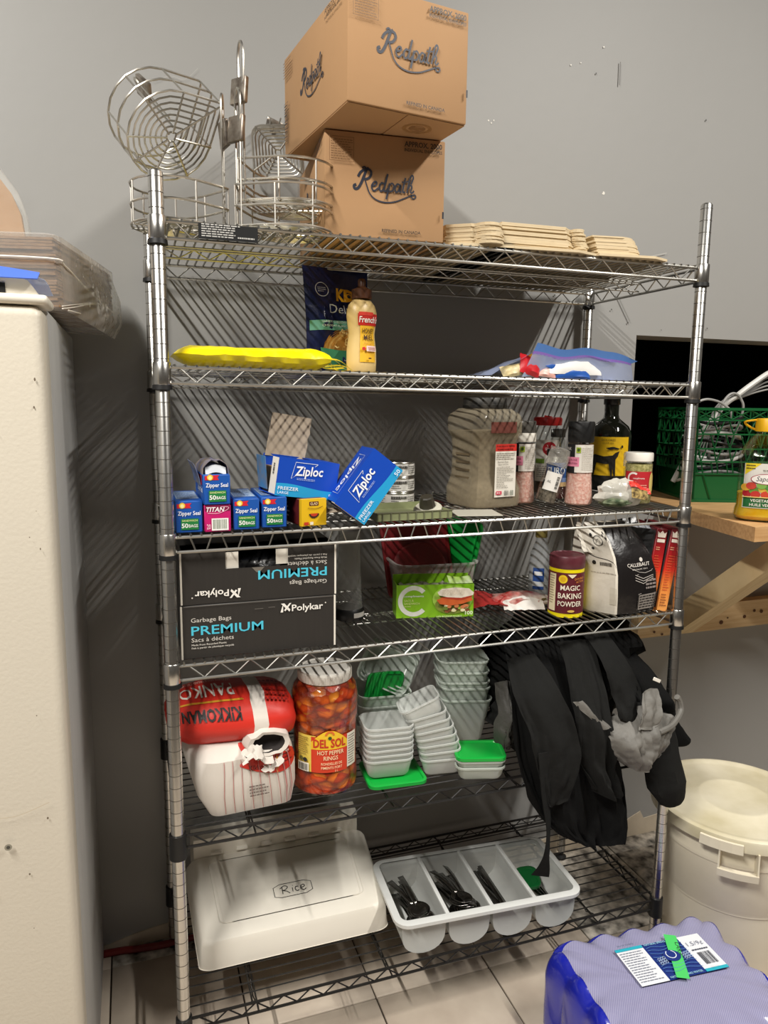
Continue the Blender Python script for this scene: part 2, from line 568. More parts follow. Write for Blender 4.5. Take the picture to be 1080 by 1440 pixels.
# floor: grout bed with single tiles
TS, GR = 0.3015, 0.004
mb = MB().box((.6, -1.8, -.05), (6.4, 4.64, .092))
floor = struct(mb.build('floor', M_grout))
TX0, TY0 = 0.449, 0.096
def tile_mesh(w, d, m, name='tile'):
    return MB().rbox((0, 0, -.002), (w - GR, d - GR, .008), .0012, 1).mesh(name, [m])
rows = [(TY0 + TS * k, TY0 + TS * (k + 1)) for k in range(-9, 1)]
rows[-1] = (TY0, TY0 + .298)
tm, tmd = tile_mesh(TS, TS, M_tile), tile_mesh(TS, TS, M_tile_dirty)
tr, trd = tile_mesh(TS, WY - .394, M_tile), tile_mesh(TS, WY - .394, M_tile_dirty)
for i in range(-7, 8):
    xc = TX0 + TS * (i + .5)
    for k in range(-9, 2):
        if k == 1: yc, me = (.394 + WY) / 2 - .001, (trd if 1.0 < xc < 1.7 or -.25 < xc < .2 else tr)
        else:
            yc = TY0 + TS * (k + .5)
            me = tmd if (k == 0 and .95 < xc < 1.6) else tm
        o = bpy.data.objects.new('tile', me)
        o.location = (xc, yc, 0)
        o.rotation_euler = (0, 0, PI * ((i * 3 + k) % 2) if k != 1 else 0)
        COL.objects.link(o)
        o.parent = floor
# red hose lying along the wall foot
mb = MB().tube(spline([(-.6, .446, .012), (-.175, .440, .011), (-.10, .432, .011), (-.01, .424, .012), (.07, .432, .011), (.3, .445, .011)], 5), .009, 8)
tag(mb.build('hose', mat('red_rubber_hose', '6e1512', .5)), 'thin red hose on the floor along the wall foot beside the freezer', 'hose')

# ------------------------------------------------------------------ wire shelving rack
RW, RD = 1.174, 0.430
H = [1.7315, 1.4835, 1.1740, 0.9260, 0.5770, 0.1710]        # collar tops
TILT = [0, -.0115, .008, .006, 0, -.002]                       # right end against left end
rack = empty('shelving_rack', 'tall six-tier chrome and black wire shelving rack against the grey wall', 'shelf', (0, 0, 0))
PR = .0127
for name, x, y, ztop in (('post', 0, 0, 1.806), ('post', RW, 0, 1.862), ('post', 0, RD, 1.80), ('post', RW, RD, 1.74)):
    mb = MB()
    prof, z = [(0, .028), (PR, .028)], .03
    n = int((ztop - .034) / .0254)
    mb.lathe([(0, .028), (PR, .028), (PR, ztop - .004), (PR - .003, ztop), (0, ztop)], 20, 0)
    k = 0
    for k in range(n):
        z = ztop - .012 - k * .0254
        if z < .04: break
        mb.lathe([(PR + .0003, z - .0005), (PR + .0003, z + .0005)], 20, 1)
    post = mb.build(name, [M_post, M_groove], rack)
    post.location = (x, y, 0)
    f = MB().lathe([(0, .0045), (.017, .0045), (.017, .010), (.007, .014), (.007, .03), (.0, .03)], 16)
    f.build('leveling_foot', M_sleeve, post)

def rail(mb, a, b, r=.003, n=6, m=0):
    mb.tube([a, b], r, n, m)
def zigzag(mb, a, b, z0, z1, period, r=.0019, flat=0.0, m=0):
    a, b = Vector(a), Vector(b)
    L = (b - a).length
    n = max(2, round(L / period))
    p = []
    for i in range(n):
        for t, z in ((flat / 2, z1), (.5 - flat / 2, z0), (.5 + flat / 2, z0), (1 - flat / 2, z1)) if flat else ((0, z1), (.5, z0)):
            q = a.lerp(b, (i + t) / n)
            p.append((q.x, q.y, z))
    p.append((b.x, b.y, z1))
    mb.tube(p, r, 5, m)
MAT_Z = []
def wire_shelf(h, tilt, black, flat):
    M1 = M_blackwire if black else M_chrome
    sh = MB()
    e = .011                                                 # rails start at the collars
    zt, zb = h - .008, h - (.036 if not black else .033)
    for y in (0, RD):
        for z in (zt, zb): rail(sh, (e, y, z), (RW - e, y, z), .0032)
    for x in (0, RW):
        for z in (zt, zb): rail(sh, (x, e, z), (x, RD - e, z), .0032)
    s = sh.build('shelf_frame', M1, rack)
    for y in (0, RD):
        t = MB(); zigzag(t, (.03, y, 0), (RW - .03, y, 0), zb + .001, zt - .001, .0575, flat=flat)
        t.build('truss', M1, s)
    for x in (0, RW):
        t = MB(); zigzag(t, (x, .03, 0), (x, RD - .03, 0), zb + .001, zt - .001, .0575, flat=flat)
        t.build('truss', M1, s)
    w = MB()
    zm = h - .0035
    if not black:
        n = 60
        for i in range(n):
            x = .022 + (RW - .044) * i / (n - 1)
            w.tube([(x, -.003, zm - .001), (x, RD + .003, zm - .001)], .0023, 5)
        for y in (.215,):
            rail(w, (.0, y, zm - .004), (RW, y, zm - .004), .0022)
    else:
        n = 15
        for i in range(n):
            y = .026 + (RD - .052) * i / (n - 1)
            w.tube([(-.003, y, zm - .001), (RW + .003, y, zm - .001)], .0017, 5)
    o = w.build('wire_mat', M1, s)
    o['kind'] = 'stuff'
    t = MB()
    if not black:
        rail(t, (0, .215, zt - .004), (RW, .215, zt - .004), .0022)
        rail(t, (0, .215, zt - .022), (RW, .215, zt - .022), .0022)
        zigzag(t, (.02, .215, 0), (RW - .02, .215, 0), zt - .021, zt - .004, .06, .0016)
        t.build('support_truss', M1, s)
    else:
        for x in (.14, .44, .74, .985):
            t = MB()
            rail(t, (x, 0, zt - .003), (x, RD, zt - .003), .002)
            rail(t, (x + .012, 0, zt - .02), (x + .012, RD, zt - .02), .002)
            zigzag(t, (x + .006, .01, 0), (x + .006, RD - .01, 0), zt - .019, zt - .004, .06, .0015)
            t.build('support_truss', M1, s)
    for x, y in ((0, 0), (RW, 0), (0, RD), (RW, RD)):
        c = MB()
        if black: c.lathe([(PR + .0004, -.051), (PR + .0045, -.051), (PR + .0035, 0), (PR + .0004, 0)], 20)
        else:
            c.lathe([(PR + .0024, -.04), (PR + .0030, -.0385), (PR + .0030, -.001), (PR + .0022, 0), (PR + .0002, 0)], 24)
        co = c.build('collar', M_sleeve if black else M_post, s)
        co.location = (x, y, h)
        if not black:
            c = MB().lathe([(PR + .0004, -.048), (PR + .0048, -.048), (PR + .0040, -.0402), (PR + .0004, -.0402)], 20)
            c.build('clip_ring', M_sleeve, s).location = (x, y, h)
    if tilt:
        s.rotation_euler = (0, -math.atan2(tilt, RW), 0)
        s.location = (h * math.sin(math.atan2(tilt, RW)), 0, 0)
    return s
frames = []
for i, h in enumerate(H):
    frames.append(wire_shelf(h, TILT[i], i >= 4, .34 if i == 2 else 0.0))
Z1, Z2, Z3, Z4, Z5, Z6 = (h - .0020 for h in H)
Z2 -= .004
# black maker's plate hung on the top front rails
mb = MB().box((0, 0, 0), (.104, .0015, .026))
plate = mb.build('warning_plate', M_sleeve, rack, label='black printed warning plate on the top front rail')
plate.location = (.121, -.0052, H[0] - .020)
plate.rotation_euler = (0, 0, 0)
pr = Print(plane((-.05, -.0008, -.012), (1, 0, 0), (0, 0, 1)))
pr.lines(.003, .002, .062, .022, 5, 'b9b7b2', .5, 3, .05); pr.lines(.066, .002, .098, .007, 1, 'b9b7b2', .5, 4)
pr.lines(.003, .0225, .075, .0245, 1, 'd9d7d2', .7, 4)
pr.build('fine_print', plate)
# ------------------------------------------------------------------ left: freezer and what lies on it
M_fz_door = mat('freezer_cream_enamel', 'd0c8b8', 0.38, bump=0.12, bscale=170, var=.2, vscale=3, col2='c8bfae')
M_fz_side = mat('freezer_grey_side', 'b4b3b0', 0.5, bump=0.25, bscale=160, var=.3, vscale=30, col2='a2a19e', stretch=(1, 1, .15))
fz = empty('freezer', 'tall cream upright freezer with pebbled door beside the rack', 'freezer', (-.6, .15, 0))
def W(o): return o
mb = MB().rbox((-.012, .0175, .79), (.88, .545, 1.53), .006, 2); mb.build('cabinet', M_fz_side, fz)
mb = MB().rbox((-.010, -.302, .80), (.88, .076, 1.50), .016, 4); dr = mb.build('door', M_fz_door, fz)
mb = MB().rbox((-.010, -.296, 1.558), (.896, .092, .014), .006, 3); mb.build('door_cap', mat('cream_trim', 'e9e2d2', .4), fz)
mb = MB()
mb.prism([(-.075, 0), (.075, 0), (.060, .022), (.030, .032), (-.030, .032), (-.060, .022)], -.02, .03, M=Matrix.Rotation(R(90), 4, 'X'))
hc = mb.build('hinge_cover', mat('cream_trim', 'e9e2d2', .4), fz); hc.location = (.35, -.285, 1.565)
MB().box((0, -.0305, .010), (.06, .002, .014)).build('recess_shade', M_sleeve, hc)  # flat black plate standing in for the shade inside a recess
for a in range(4): MB().rbox((-.4 + .8 * (a % 2), -.2 + .42 * (a // 2), .0145), (.05, .05, .025), .004, 1).build('foot', M_sleeve, fz)
pr = Print(plane((0, -.3402, 0), (1, 0, 0), (0, 0, 1), .0002))
rnd = random.Random(11)
for i in range(30): 
    x, z, s = rnd.uniform(.2, .415), rnd.uniform(.15, 1.45), rnd.uniform(.0006, .0016)
    pr.disc(x, z, s, s * rnd.uniform(.8, 2.4), '6f6353', 6)
pr.disc(.338, .725, .0055, .0055, '8d8879', 14); pr.disc(.338, .725, .0028, .0028, '45423b', 10)
pr.disc(.310, .66, .004, .0045, '1b1a18', 10)
pr.stroke([(.30, .78), (.35, .775), (.40, .79)], .0012, 'c5b9a4', 4)
pr.build('scuffs', dr)

# shrink-wrapped bundle of flat cartons
bd = empty('carton_bundle', 'shrink-wrapped bundle of flat brown cartons on top of the freezer', 'cartons', (-.165, .015, 1.5655), (0, 0, -R(12.8)))
rnd = random.Random(3)
mb = MB()
L, D, n, th = .50, .37, 22, .0052
for k in range(n):
    j, q = rnd.uniform(0, .006), rnd.uniform(0, .006)
    sag = .012 * (1 - k / n)
    mb.box((-L / 2 - j + sag * .3, D / 2 + q, .006 + th * (k + .5)), (L, D, th * .82), 0)
o = mb.build('carton_sheets', mat('corrugated_edges', '8d6a48', .8, var=.6, vscale=60, col2='57402c', stretch=(1, 1, 8)), bd); o['kind'] = 'stuff'
mb = MB()
def wrap(u, v):
    return None
rs = []
for z, g in ((.0022, -.012), (.004, .004), (.03, .009), (.07, .007), (.105, .006), (.1235, .004), (.1275, -.006)):
    ring = []
    for x, y in rrect(L + 2 * g, D + 2 * g, .014 + max(g, 0), 3, -L / 2, D / 2):
        k = 1 + .0
        dn = .006 * nz(x * 14, y * 14, z * 30)
        over = max(0, min(1, (x + .03) / .03)) * max(0, min(1, (y - .06) / .12))
        ring.append((x + dn + (.012 * over if .01 < z < .09 else 0), y + dn + .002 * nz(z * 80, x * 30), z - .022 * over * (1 - z / .1275) + (.003 * nz(x * 20, y * 20) if 0.01 < z < .12 else 0)))
    rs.append(ring)
mb.rings(rs)
mb.build('shrink_wrap', M_film, bd)
mb = MB()
mb.tube(spline([(-.46, -.008, .088), (-.2, -.0085, .086), (-.01, -.0095, .084), (.0075, .02, .078), (.0075, .12, .062), (.0085, .24, .045), (.0095, .345, .035)], 4), .0016, 6)
mb.tube(spline([(.0105, .26, .045), (.0105, .14, .028), (.0105, .05, .012), (.006, .003, .004)], 4), .0012, 6)
mb.tube(spline([(.0105, .26, .045), (.0105, .16, .033), (.0105, .06, .018), (.006, .003, .008)], 4), .0009, 6)
mb.tube(spline([(.0105, .09, .006), (.0105, .02, -.0005 + .004)], 3), .0012, 6)
mb.build('wrap_fold', mat('stretched_film_fold', 'efe7dc', .3), bd)
# torn carton standing wrapped on the bundle
tb = empty('torn_carton', 'torn brown carton in cling film standing on the wrapped bundle', 'carton', (-.30, .17, 1.6945), (0, R(-4), 0))
out = [(-.25, 0), (.075, 0), (.073, .05), (.062, .085), (.045, .112), (.03, .135), (.0, .16), (-.25, .17)]
MB().prism(out, -.012, .012, M=Matrix.Rotation(R(90), 4, 'X')).build('board', M_card, tb)
o2 = [(-.255, 0.0015), (.082, 0.0015), (.084, .03), (.080, .06), (.074, .085), (.062, .105), (.05, .125), (.034, .15), (.005, .18), (-.255, .19)]
MB().prism(o2, -.02, .02, M=Matrix.Rotation(R(90), 4, 'X')).build('cling_film', M_film, tb)
# zip bag on the freezer lid
zb = empty('zip_bag', 'clear freezer bag with blue zip lying on the freezer top', 'bag', (-.235, -.075, 1.5655), (0, 0, R(-4)))
mb = MB(); mb.sheet(lambda u, v: (-.18 + .245 * u, -.10 + .14 * v, .018 + .030 * math.sin(PI * min(1, v * .9 + .1)) * (1 - .55 * u ** 3) + .003 * nz(u * 7, v * 5)), 18, 8, .0012)
mb.build('bag_film', clear('bag_film', 'b9c6ea', .38, .15), zb)
mb = MB(); mb.sheet(lambda u, v: (-.18 + .247 * u, -.103 + .022 * v, .0215 + .012 * v + .001 + .016 * (1 - u ** 2) * v), 12, 3, .0016)
mb.build('zip_strip', mat('blue_zip', '4d6fd0', .4), zb)
mb = MB(); mb.rbox((-.06, -.02, .0105), (.2, .1, .018), .008, 2); mb.build('contents', mat('pale_contents', 'cfd2e2', .6), zb)
# ------------------------------------------------------------------ top shelf: cartons
NAVY = '2b2f3d'
def redpath_logo(pr, u, v, k, col=NAVY):
    """brush-script word with a swash; k = x-height"""
    def S(pts, w, n=6): pr.stroke([(u + (x + y * .12) * k, v + y * k) for x, y in pts], w * k, col, n)
    S([(.95, 2.55), (.72, 1.7), (.45, .8), (.12, .18), (-.28, .1), (-.42, .45), (-.15, .6)], .34)
    S([(-.05, 1.55), (.2, 2.1), (.75, 2.5), (1.4, 2.45), (1.62, 1.95), (1.3, 1.45), (.78, 1.3)], .30)
    S([(.35, 2.62), (.62, 2.78), (.95, 2.6), (1.15, 2.75)], .2)
    S([(.85, 1.3), (1.2, .55), (1.7, -.35), (2.5, -1.0), (3.7, -1.3), (5.1, -1.15), (6.3, -.65), (7.25, -.2), (7.75, -.15), (7.8, -.5), (7.4, -.55), (7.25, -.2)], .17)
    S([(1.85, .55), (2.35, .7), (2.45, 1.02), (2.15, 1.08), (1.86, .62), (2.0, .12), (2.35, .02), (2.75, .4)], .21)
    S([(3.5, .9), (3.1, 1.0), (2.86, .5), (3.05, .03), (3.4, .2), (3.6, .9)], .22)
    S([(3.75, 2.15), (3.58, .9), (3.52, .15), (3.8, .06), (4.0, .4)], .24)
    S([(4.15, 1.05), (4.05, 0), (3.95, -.95)], .25)
    S([(4.1, .75), (4.45, 1.05), (4.75, .7), (4.6, .12), (4.15, .06)], .21)
    S([(5.55, .88), (5.15, 1.0), (4.92, .5), (5.08, .03), (5.42, .2), (5.6, .9), (5.58, .15), (5.85, .1)], .22)
    S([(6.15, 1.85), (5.98, .6), (6.0, .1), (6.3, .12)], .24)
    S([(5.7, 1.3), (6.15, 1.32), (6.8, 1.5)], .16)
    S([(6.95, 1.1), (7.15, 1.9), (6.95, 2.2), (6.72, 1.7), (6.6, .6), (6.55, 0)], .22)
    S([(6.6, .5), (6.9, .98), (7.1, .75), (7.02, .15), (7.3, .1), (7.45, .35)], .21)
def carton(label, loc, rz, seed):
    w, d, h = .238, .33, .190
    t = empty('carton', label, 'box', loc, (0, 0, rz), 'cartons stacked on the top shelf')
    mb = MB().rbox((w / 2, d / 2, h / 2 + .001), (w, d, h - .001), .0028, 2)
    body = mb.build('carton_body', M_card, t)
    # bottom flaps with the seam between them
    mb = MB()
    mb.box((w * .25, d / 2, .0006), (w * .5 - .003, d - .008, .0012)); mb.box((w * .75, d / 2, .0006), (w * .5 - .003, d - .008, .0012))
    mb.build('bottom_flap', M_card, t)
    dk = '3a3028'
    pr = Print(plane((0, 0, 0), (1, 0, 0), (0, 0, 1)))
    redpath_logo(pr, .062, .088, .0150)
    pr.text('APPROX. 2000', w - .008, h - .017, .0095, dk, .076, .030, 0, 'R')
    pr.text('INDIVIDUAL ENVELOPES', w - .008, h - .026, .0058, dk, .076, .020, 0, 'R')
    pr.text('REFINED IN CANADA', .150, .013, .0060, dk, .078, .02, 0, 'C')
    for s in ((.008, h - .055, .055, h - .0542), (.008, h - .012, .055, h - .0112), (.008, h - .055, .0088, h - .0112), (.0542, h - .055, .055, h - .0112)): pr.rect(*s, '7d5c3a')
    pr.lines(.011, h - .053, .053, h - .015, 9, '7d5c3a', .35, seed, .2)
    pr.rect(w - .006, .045, w - .0026, .058, '22242c'); 
    pr.build('print', t)
    pr = Print(plane((0, d, 0), (0, -1, 0), (0, 0, 1)))
    redpath_logo(pr, .105, .088, .0150)
    pr.text('APPROX. 2000', d - .02, h - .016, .0085, dk, .074, .012, 0, 'R')
    pr.text('INDIVIDUAL ENVELOPES', d - .02, h - .026, .0052, dk, .074, .004, 0, 'R')
    for s in ((.012, .02, .036, .0208), (.012, .098, .036, .0988), (.012, .02, .0128, .0988), (.0352, .02, .036, .0988)): pr.rect(*s, dk)
    pr.bars(.016, .024, .032, .094, dk, 14, 4, False)
    pr.lines(.012, h - .045, .06, h - .012, 6, '7d5c3a', .35, seed + 3, .2)
    pr.build('print', t)
    pr = Print(plane((0, d, 0), (1, 0, 0), (0, -1, 0), .0002))
    pr.ring(.165, d - .055, .018, .024, 'a27a4d', k=1.2); pr.ring(.165, d - .055, .012, .0135, 'a27a4d', k=1.2); pr.lines(.15, d - .063, .18, d - .047, 3, 'a27a4d')
    pr.build('print', t)
    return t
carton('lower brown sugar-envelope carton standing on the top wire shelf', (.306, .030, Z1), R(-4.5), 1)
c2 = carton('upper brown sugar-envelope carton overhanging the carton beneath it', (.312, -.100, Z1 + .1925), R(7), 5)

# ------------------------------------------------------------------ tan carton blanks
M_blank = mat('tan_paperboard', 'd8c5a2', .8, var=.3, vscale=50, col2='c2ab84', stretch=(1, 1, 6))
def blanks(label, loc, outline, base, n, seed, dx, dy, rz=0):
    t = empty('paperboard_blanks', label, 'cardboard', loc, (0, 0, rz), 'stacks of tan paperboard blanks on the top shelf')
    rnd = random.Random(seed)
    th = .0034
    MB().prism(base, .0002, .0052).build('base_sheet', M_blank, t)
    z = .0056
    for k in range(n):
        f = k / max(1, n - 1)
        j, q = rnd.uniform(-.0025, .0025), rnd.uniform(-.002, .002)
        me = MB().prism([(x * (1.0 - .06 * f) + j + dx * f, y + q + dy * f) for x, y in outline], z, z + th * .94).mesh('sheet', [M_blank])
        o = bpy.data.objects.new('sheet', me); COL.objects.link(o); o.parent = t
        z += th
def arc(cx, cy, r, a0, a1, n=8): return [(cx + r * math.cos(R(a0 + (a1 - a0) * i / n)), cy + r * math.sin(R(a0 + (a1 - a0) * i / n))) for i in range(n + 1)]
A = [(0, .03), (.045, .0), (.052, .0)] + arc(.085, .002, .030, 190, 355, 8) + [(.118, .03), (.12, .41), (0, .41)]
blanks('tan paperboard stack with a round tab next to the lower brown carton', (.563, .015, Z1), A, [(-.0, .0), (.13, -.02), (.16, .03), (.15, .42), (.0, .42)], 12, 3, 0, .004)
A = [(0, .0), (.155, -.012), (.165, -.004), (.178, .004)] + arc(.195, .006, .018, 215, 340, 5) + [(.216, .05), (.21, .41), (.0, .41)]
blanks('widest stack of tan paperboard blanks in the middle of the row', (.672, .010, Z1), A, [(-.02, -.008), (.165, -.034), (.226, -.016), (.235, .42), (0, .42)], 14, 8, .0, .0, R(2))
A = [(.0, .0), (.075, -.012)] + arc(.085, .03, .040, 275, 360, 6) + [(.125, .40), (0, .40)]
blanks('tan paperboard stack with a rounded end nearest the corner post', (.906, .012, Z1), A, [(-.012, -.02), (.12, -.038), (.166, -.02), (.20, .42), (0, .42)], 12, 21, -.012, .006, R(1))

# ------------------------------------------------------------------ wire pasta baskets
M_basket = mat('basket_wire', 'd3cfc6', .36, 1.0, var=.3, vscale=50, col2='a39e94')
M_plate = mat('worn_handle_plate', 'b0a79b', .35, .9, var=.7, vscale=60, col2='5b4a3f')
def basket(label, M, rounded=False, hl=.20, r=.077, h=.074, hpos=(.010, 0), plates=1):
    """corner at the origin, two straight sides running off it at 45 degrees, the rest a round"""
    t = empty('wire_basket', label, 'basket', (0, 0, 0), (0, 0, 0), 'wire pasta baskets on the top shelf')
    t.matrix_world = M
    cx = r * math.sqrt(2)
    if rounded: base = rrect(r * 2, r * 2, .02, 3, cx, 0)
    else:
        k = r * math.sqrt(.5)
        base = [(.006, -.006), (0.002, 0), (.006, .006), (k * .5, k * .5), (k, k)]
        base += [(cx + r * math.cos(R(135 - 270 * i / 16)), r * math.sin(R(135 - 270 * i / 16))) for i in range(1, 16)]
        base += [(k, -k), (k * .5, -k * .5)]
    def outline(s, z): return [(cx + (x - cx) * s, y * s, z) for x, y in base]
    mb = MB()
    for z in (h, h * .5, .0018): mb.tube(outline(1.0, z), .0022, 6, 0, True)
    mb.build('rim_ring', M_basket, t)
    mb = MB()
    for q in range(1, 8): mb.tube(outline(1 - q * .128, .0018), .0018, 5, 0, True)
    mb.build('bottom_ring', M_basket, t)
    mb = MB()
    for i in (1, 4, 7, 10, 12, 14, 17, 20) if not rounded else range(1, len(base), 3):
        x, y = base[min(i, len(base) - 1)]
        mb.tube([(x, y, h + .001), (x, y, -.0015), (cx + (x - cx) * .1, y * .1, -.0015)], .0019, 5)
    mb.build('side_bar', M_basket, t)
    for n_ in range(plates):
        hx, hy = hpos if n_ == 0 else (cx + r * .9, 0)
        mb = MB()
        for y in (-.011, .011): mb.tube([(hx, hy + y, 0), (hx, hy + y, h), (hx, hy + y, h + hl * .62)], .0019, 6)
        mb.tube(spline([(hx, hy - .008, h + hl * .6), (hx, hy - .012, h + hl * .8), (hx, hy - .010, h + hl * .93), (hx, hy, h + hl), (hx, hy + .010, h + hl * .93), (hx, hy + .012, h + hl * .8), (hx, hy + .008, h + hl * .6)], 4), .0026, 6)
        hd = mb.build('handle', M_basket, t)
        MB().rbox((hx - .003, hy, h + hl * .58), (.009, .036, .046), .002, 2, rot=(0, R(6), R(25))).build('handle_plate', M_plate, hd)
    return t
def TM(loc, rx=0, ry=0, rz=0): return Matrix.Translation(loc) @ Euler((R(rx), R(ry), R(rz))).to_matrix().to_4x4()
def AX(loc, ez, ex):
    ez = Vector(ez).normalized(); ex = Vector(ex); ex = (ex - ez * ex.dot(ez)).normalized(); ey = ez.cross(ex)
    return Matrix(((ex.x, ey.x, ez.x, loc[0]), (ex.y, ey.y, ez.y, loc[1]), (ex.z, ey.z, ez.z, loc[2]), (0, 0, 0, 1)))
b1 = basket('flat wire basket above the left front post of the rack', TM((.134, .075, Z1 + .0035), rz=166), hl=.165, r=.074)
b2 = basket('lower of the two nested upright wire baskets beside the cartons', TM((.138, .040, Z1 + .0035), rz=12), hl=.165, r=.080)
b3 = basket('upper nested wire basket with the tallest upright handle', TM((.146, .050, Z1 + .052), rz=14), hl=.20, r=.080)
b4 = basket('tilted wire basket leaning behind the flat one with its ringed bottom showing', AX((.126, .070, 1.952), (-.33, .68, .62), (-.80, .10, -.57)), hl=.075, r=.080, h=.092, plates=1, hpos=(.100, .02))
b5 = basket('square-cornered wire basket standing on edge at the back by the cartons', AX((.272, .330, 2.045), (.15, .96, .2), (.05, -.15, -1)), rounded=True, hl=.05, r=.055)

# ------------------------------------------------------------------ second shelf
def bag_shape(w, h, d, nu=14, nv=16, wr=.004, seed=0):
    """pouch: flat seals top and bottom, puffed between; returns fn(side)"""
    def fn(side):
        def f(u, v):
            x = (u - .5) * w
            e = (1 - (2 * u - 1) ** 4) * math.sin(PI * min(1, .06 + v * .94) ** .8) if 0 < u < 1 else 0
            y = side * (d / 2 * max(0, e) + .0006)
            n = wr * nz(u * 7 + seed, v * 8, side) * (1 - (2 * u - 1) ** 8)
            return (x * (1 - .05 * math.sin(PI * v)) , y + n, v * h)
        return f
    return fn
# yellow bag lying flat
t = empty('yellow_bag', 'bright yellow plastic bag lying flat along the second shelf', 'bag', (.022, .10, Z2 + .002), (0, R(.5), 0))
mb = MB()
rs = []
for i in range(27):
    f = i / 26
    x = .30 * f
    e = (min(1, f * 9) ** .6) * (min(1, (1 - f) * 9 + .25) ** .6)
    ring = []
    for k in range(16):
        a = 2 * PI * k / 16
        yy = .07 * math.cos(a) * (.75 + .25 * e)
        zz = .019 * e * (1.0 + .35 * max(0, (f - .45))) * math.copysign(abs(math.sin(a)) ** .7, math.sin(a))
        ring.append((x, yy + .003 * nz(f * 9, k), .0225 + zz + .0028 * nz(f * 14, a * 1.5) * (1 if zz > 0 else .0)))
    rs.append(ring)
mb.rings(rs); mb.build('bag_film', mat('yellow_film', 'ffe80a', .3, bump=.3, bscale=50), t)
mb = MB()
for k in range(6):
    y = -.05 + .02 * k
    mb.sheet(lambda u, v, y=y, k=k: (.298 + .055 * u + .01 * math.sin(k * 3), y * (1 - .5 * u) + .012 * v, .022 - .018 * u + .008 * math.sin(PI * u + k) + .003 * v), 8, 2, .0008)
mb.build('twisted_end', mat('yellow_film_thin', 'f4dd35', .35, alpha=.8), t)
pr = Print(lambda u, v, h: Vector((u, v, .0445 + .008 * max(0, (u - .135)) + h)))
pr.rect(.165, -.05, .23, -.01, 'f3eec0'); pr.lines(.17, -.045, .225, -.015, 4, '6b6a55')
# macaroni pouch
t = empty('macaroni_pouch', 'dark blue standing pouch of macaroni behind the mustard bottle', 'pouch', (.384, .20, Z2 + .002), (R(-5), 0, R(14)))
mb = MB(); fn = bag_shape(.163, .225, .05, 16, 18, .006)
mb.grid(fn(-1), 16, 18); mb.grid(lambda u, v: fn(1)(1 - u, v), 16, 18)
mb.build('pouch_film', mat('navy_foil', '1a2350', .22, bump=.5, bscale=28), t)
def pouchmap(u, v, h):
    uu, vv = u / .163 + .5, v / .225
    p = Vector(fn(-1)(uu, vv)); return p + Vector((0, -h - .0008, 0))
class PP(Print):
    def put(self, vs, fs, col):      # finer faces so print follows the bulge
        return Print.put(self, vs, fs, col)
pr = PP(pouchmap)
pr.rect(-.0765, .088, .076, .109, '6fb9a6', 12)
for k in range(7): pr.poly([(.008 + (.06 - .004 * k) * math.cos(2 * PI * i / 18) * 1.0, .045 + (.048 - .003 * k) * math.sin(2 * PI * i / 18)) for i in range(18)], ['d8a04d', 'e3b05a', 'd59a45', 'ecc476', 'dda552', 'e8bd6c', 'd79c48'][k])
rnd = random.Random(4)
for k in range(40):
    a, q = rnd.uniform(0, PI), rnd.uniform(.2, .95)
    pr.ring(.008 + .055 * q * math.cos(a), .048 + .042 * q * math.sin(a), .003, .0055, rnd.choice(['f0cf86', 'c98d3c', 'e9ba62', 'f6deA0'.lower()]), rnd.uniform(0, 200), 330, 8)
pr.poly([(-.062, .050), (-.05, .004), (.062, .004), (.075, .050), (.04, .044), (-.02, .044)], '3f8f6c')
pr.rect(-.010, .020, .06, .042, '1d2a5c', 6); pr.text('White', -.006, .032, .006, 'e9eef2', None, .01); pr.text('Cheddar', -.006, .023, .006, 'e9eef2', None, .01)
pr.text('KD', -.022, .150, .026, 'f2b51c', .048, .05, .1); pr.ring(.012, .160, .004, .007, 'f2b51c')
pr.text('Deluxe', -.040, .122, .020, 'dfe7f2', .085, -.004)
pr.text('WHITE CHEDDAR', -.06, .101, .0045, 'e9f5f0', .06); pr.text('CHEDDAR BLANC', -.06, .093, .0045, 'e9f5f0', .06)
pr.ring(-.052, .172, .014, .0155, 'c9ced9'); pr.lines(-.062, .166, -.042, .178, 3, 'aab2c4')
pr.build('print', t)
# mustard squeeze bottle
t = empty('mustard_bottle', 'pale yellow honey mustard squeeze bottle with brown cap', 'bottle', (.408, .118, Z2 + .002), (0, 0, R(18)))
prof = [(0, .0), (.030, .0), (.0335, .004), (.0345, .02), (.034, .045), (.0305, .07), (.0300, .08), (.0325, .098), (.0345, .112), (.034, .124), (.030, .136), (.0225, .145), (.0165, .149)]
def bot(name, prof, m, par, n=32, flat=1.0):
    mb = MB().lathe(prof, n); o = mb.build(name, m, par); o.scale = (1, flat, 1); return o
bot('bottle_body', prof + [(0, .149)], mat('honey_mustard', 'e8c987', .35, var=.1, col2='dcb76c'), t, 32, .72)
mb = MB().lathe([(.0165, .149), (.021, .1495), (.021, .168), (.013, .171), (.0085, .174), (.0085, .186), (.006, .190), (0, .190)], 24); mb.build('cap', mat('brown_cap', '54301a', .4), t)
def rp(v):
    for (a, b), (c, d) in zip(prof[1:], prof[2:]):
        if b <= v <= d: return a + (c - a) * (v - b) / max(1e-6, d - b)
    return .03
def mmap(u, v, h):
    r = rp(v); a = R(-90) + u / .031
    return Vector(((r + h + .0005) * math.cos(a), (r + h + .0005) * math.sin(a) * .72 - (h + .0004), v))
pr = Print(mmap, .0003, .006)
pr.poly([(.020 * math.cos(2 * PI * i / 24) if abs(math.cos(2*PI*i/24)) < .8 else .0165 * math.copysign(1, math.cos(2*PI*i/24)), .062 + .047 * math.sin(2 * PI * i / 24)) for i in range(24)], 'f4bd2c') if False else None
pr.rect(-.018, .020, .018, .098, 'f4bd2c', 8, 16)
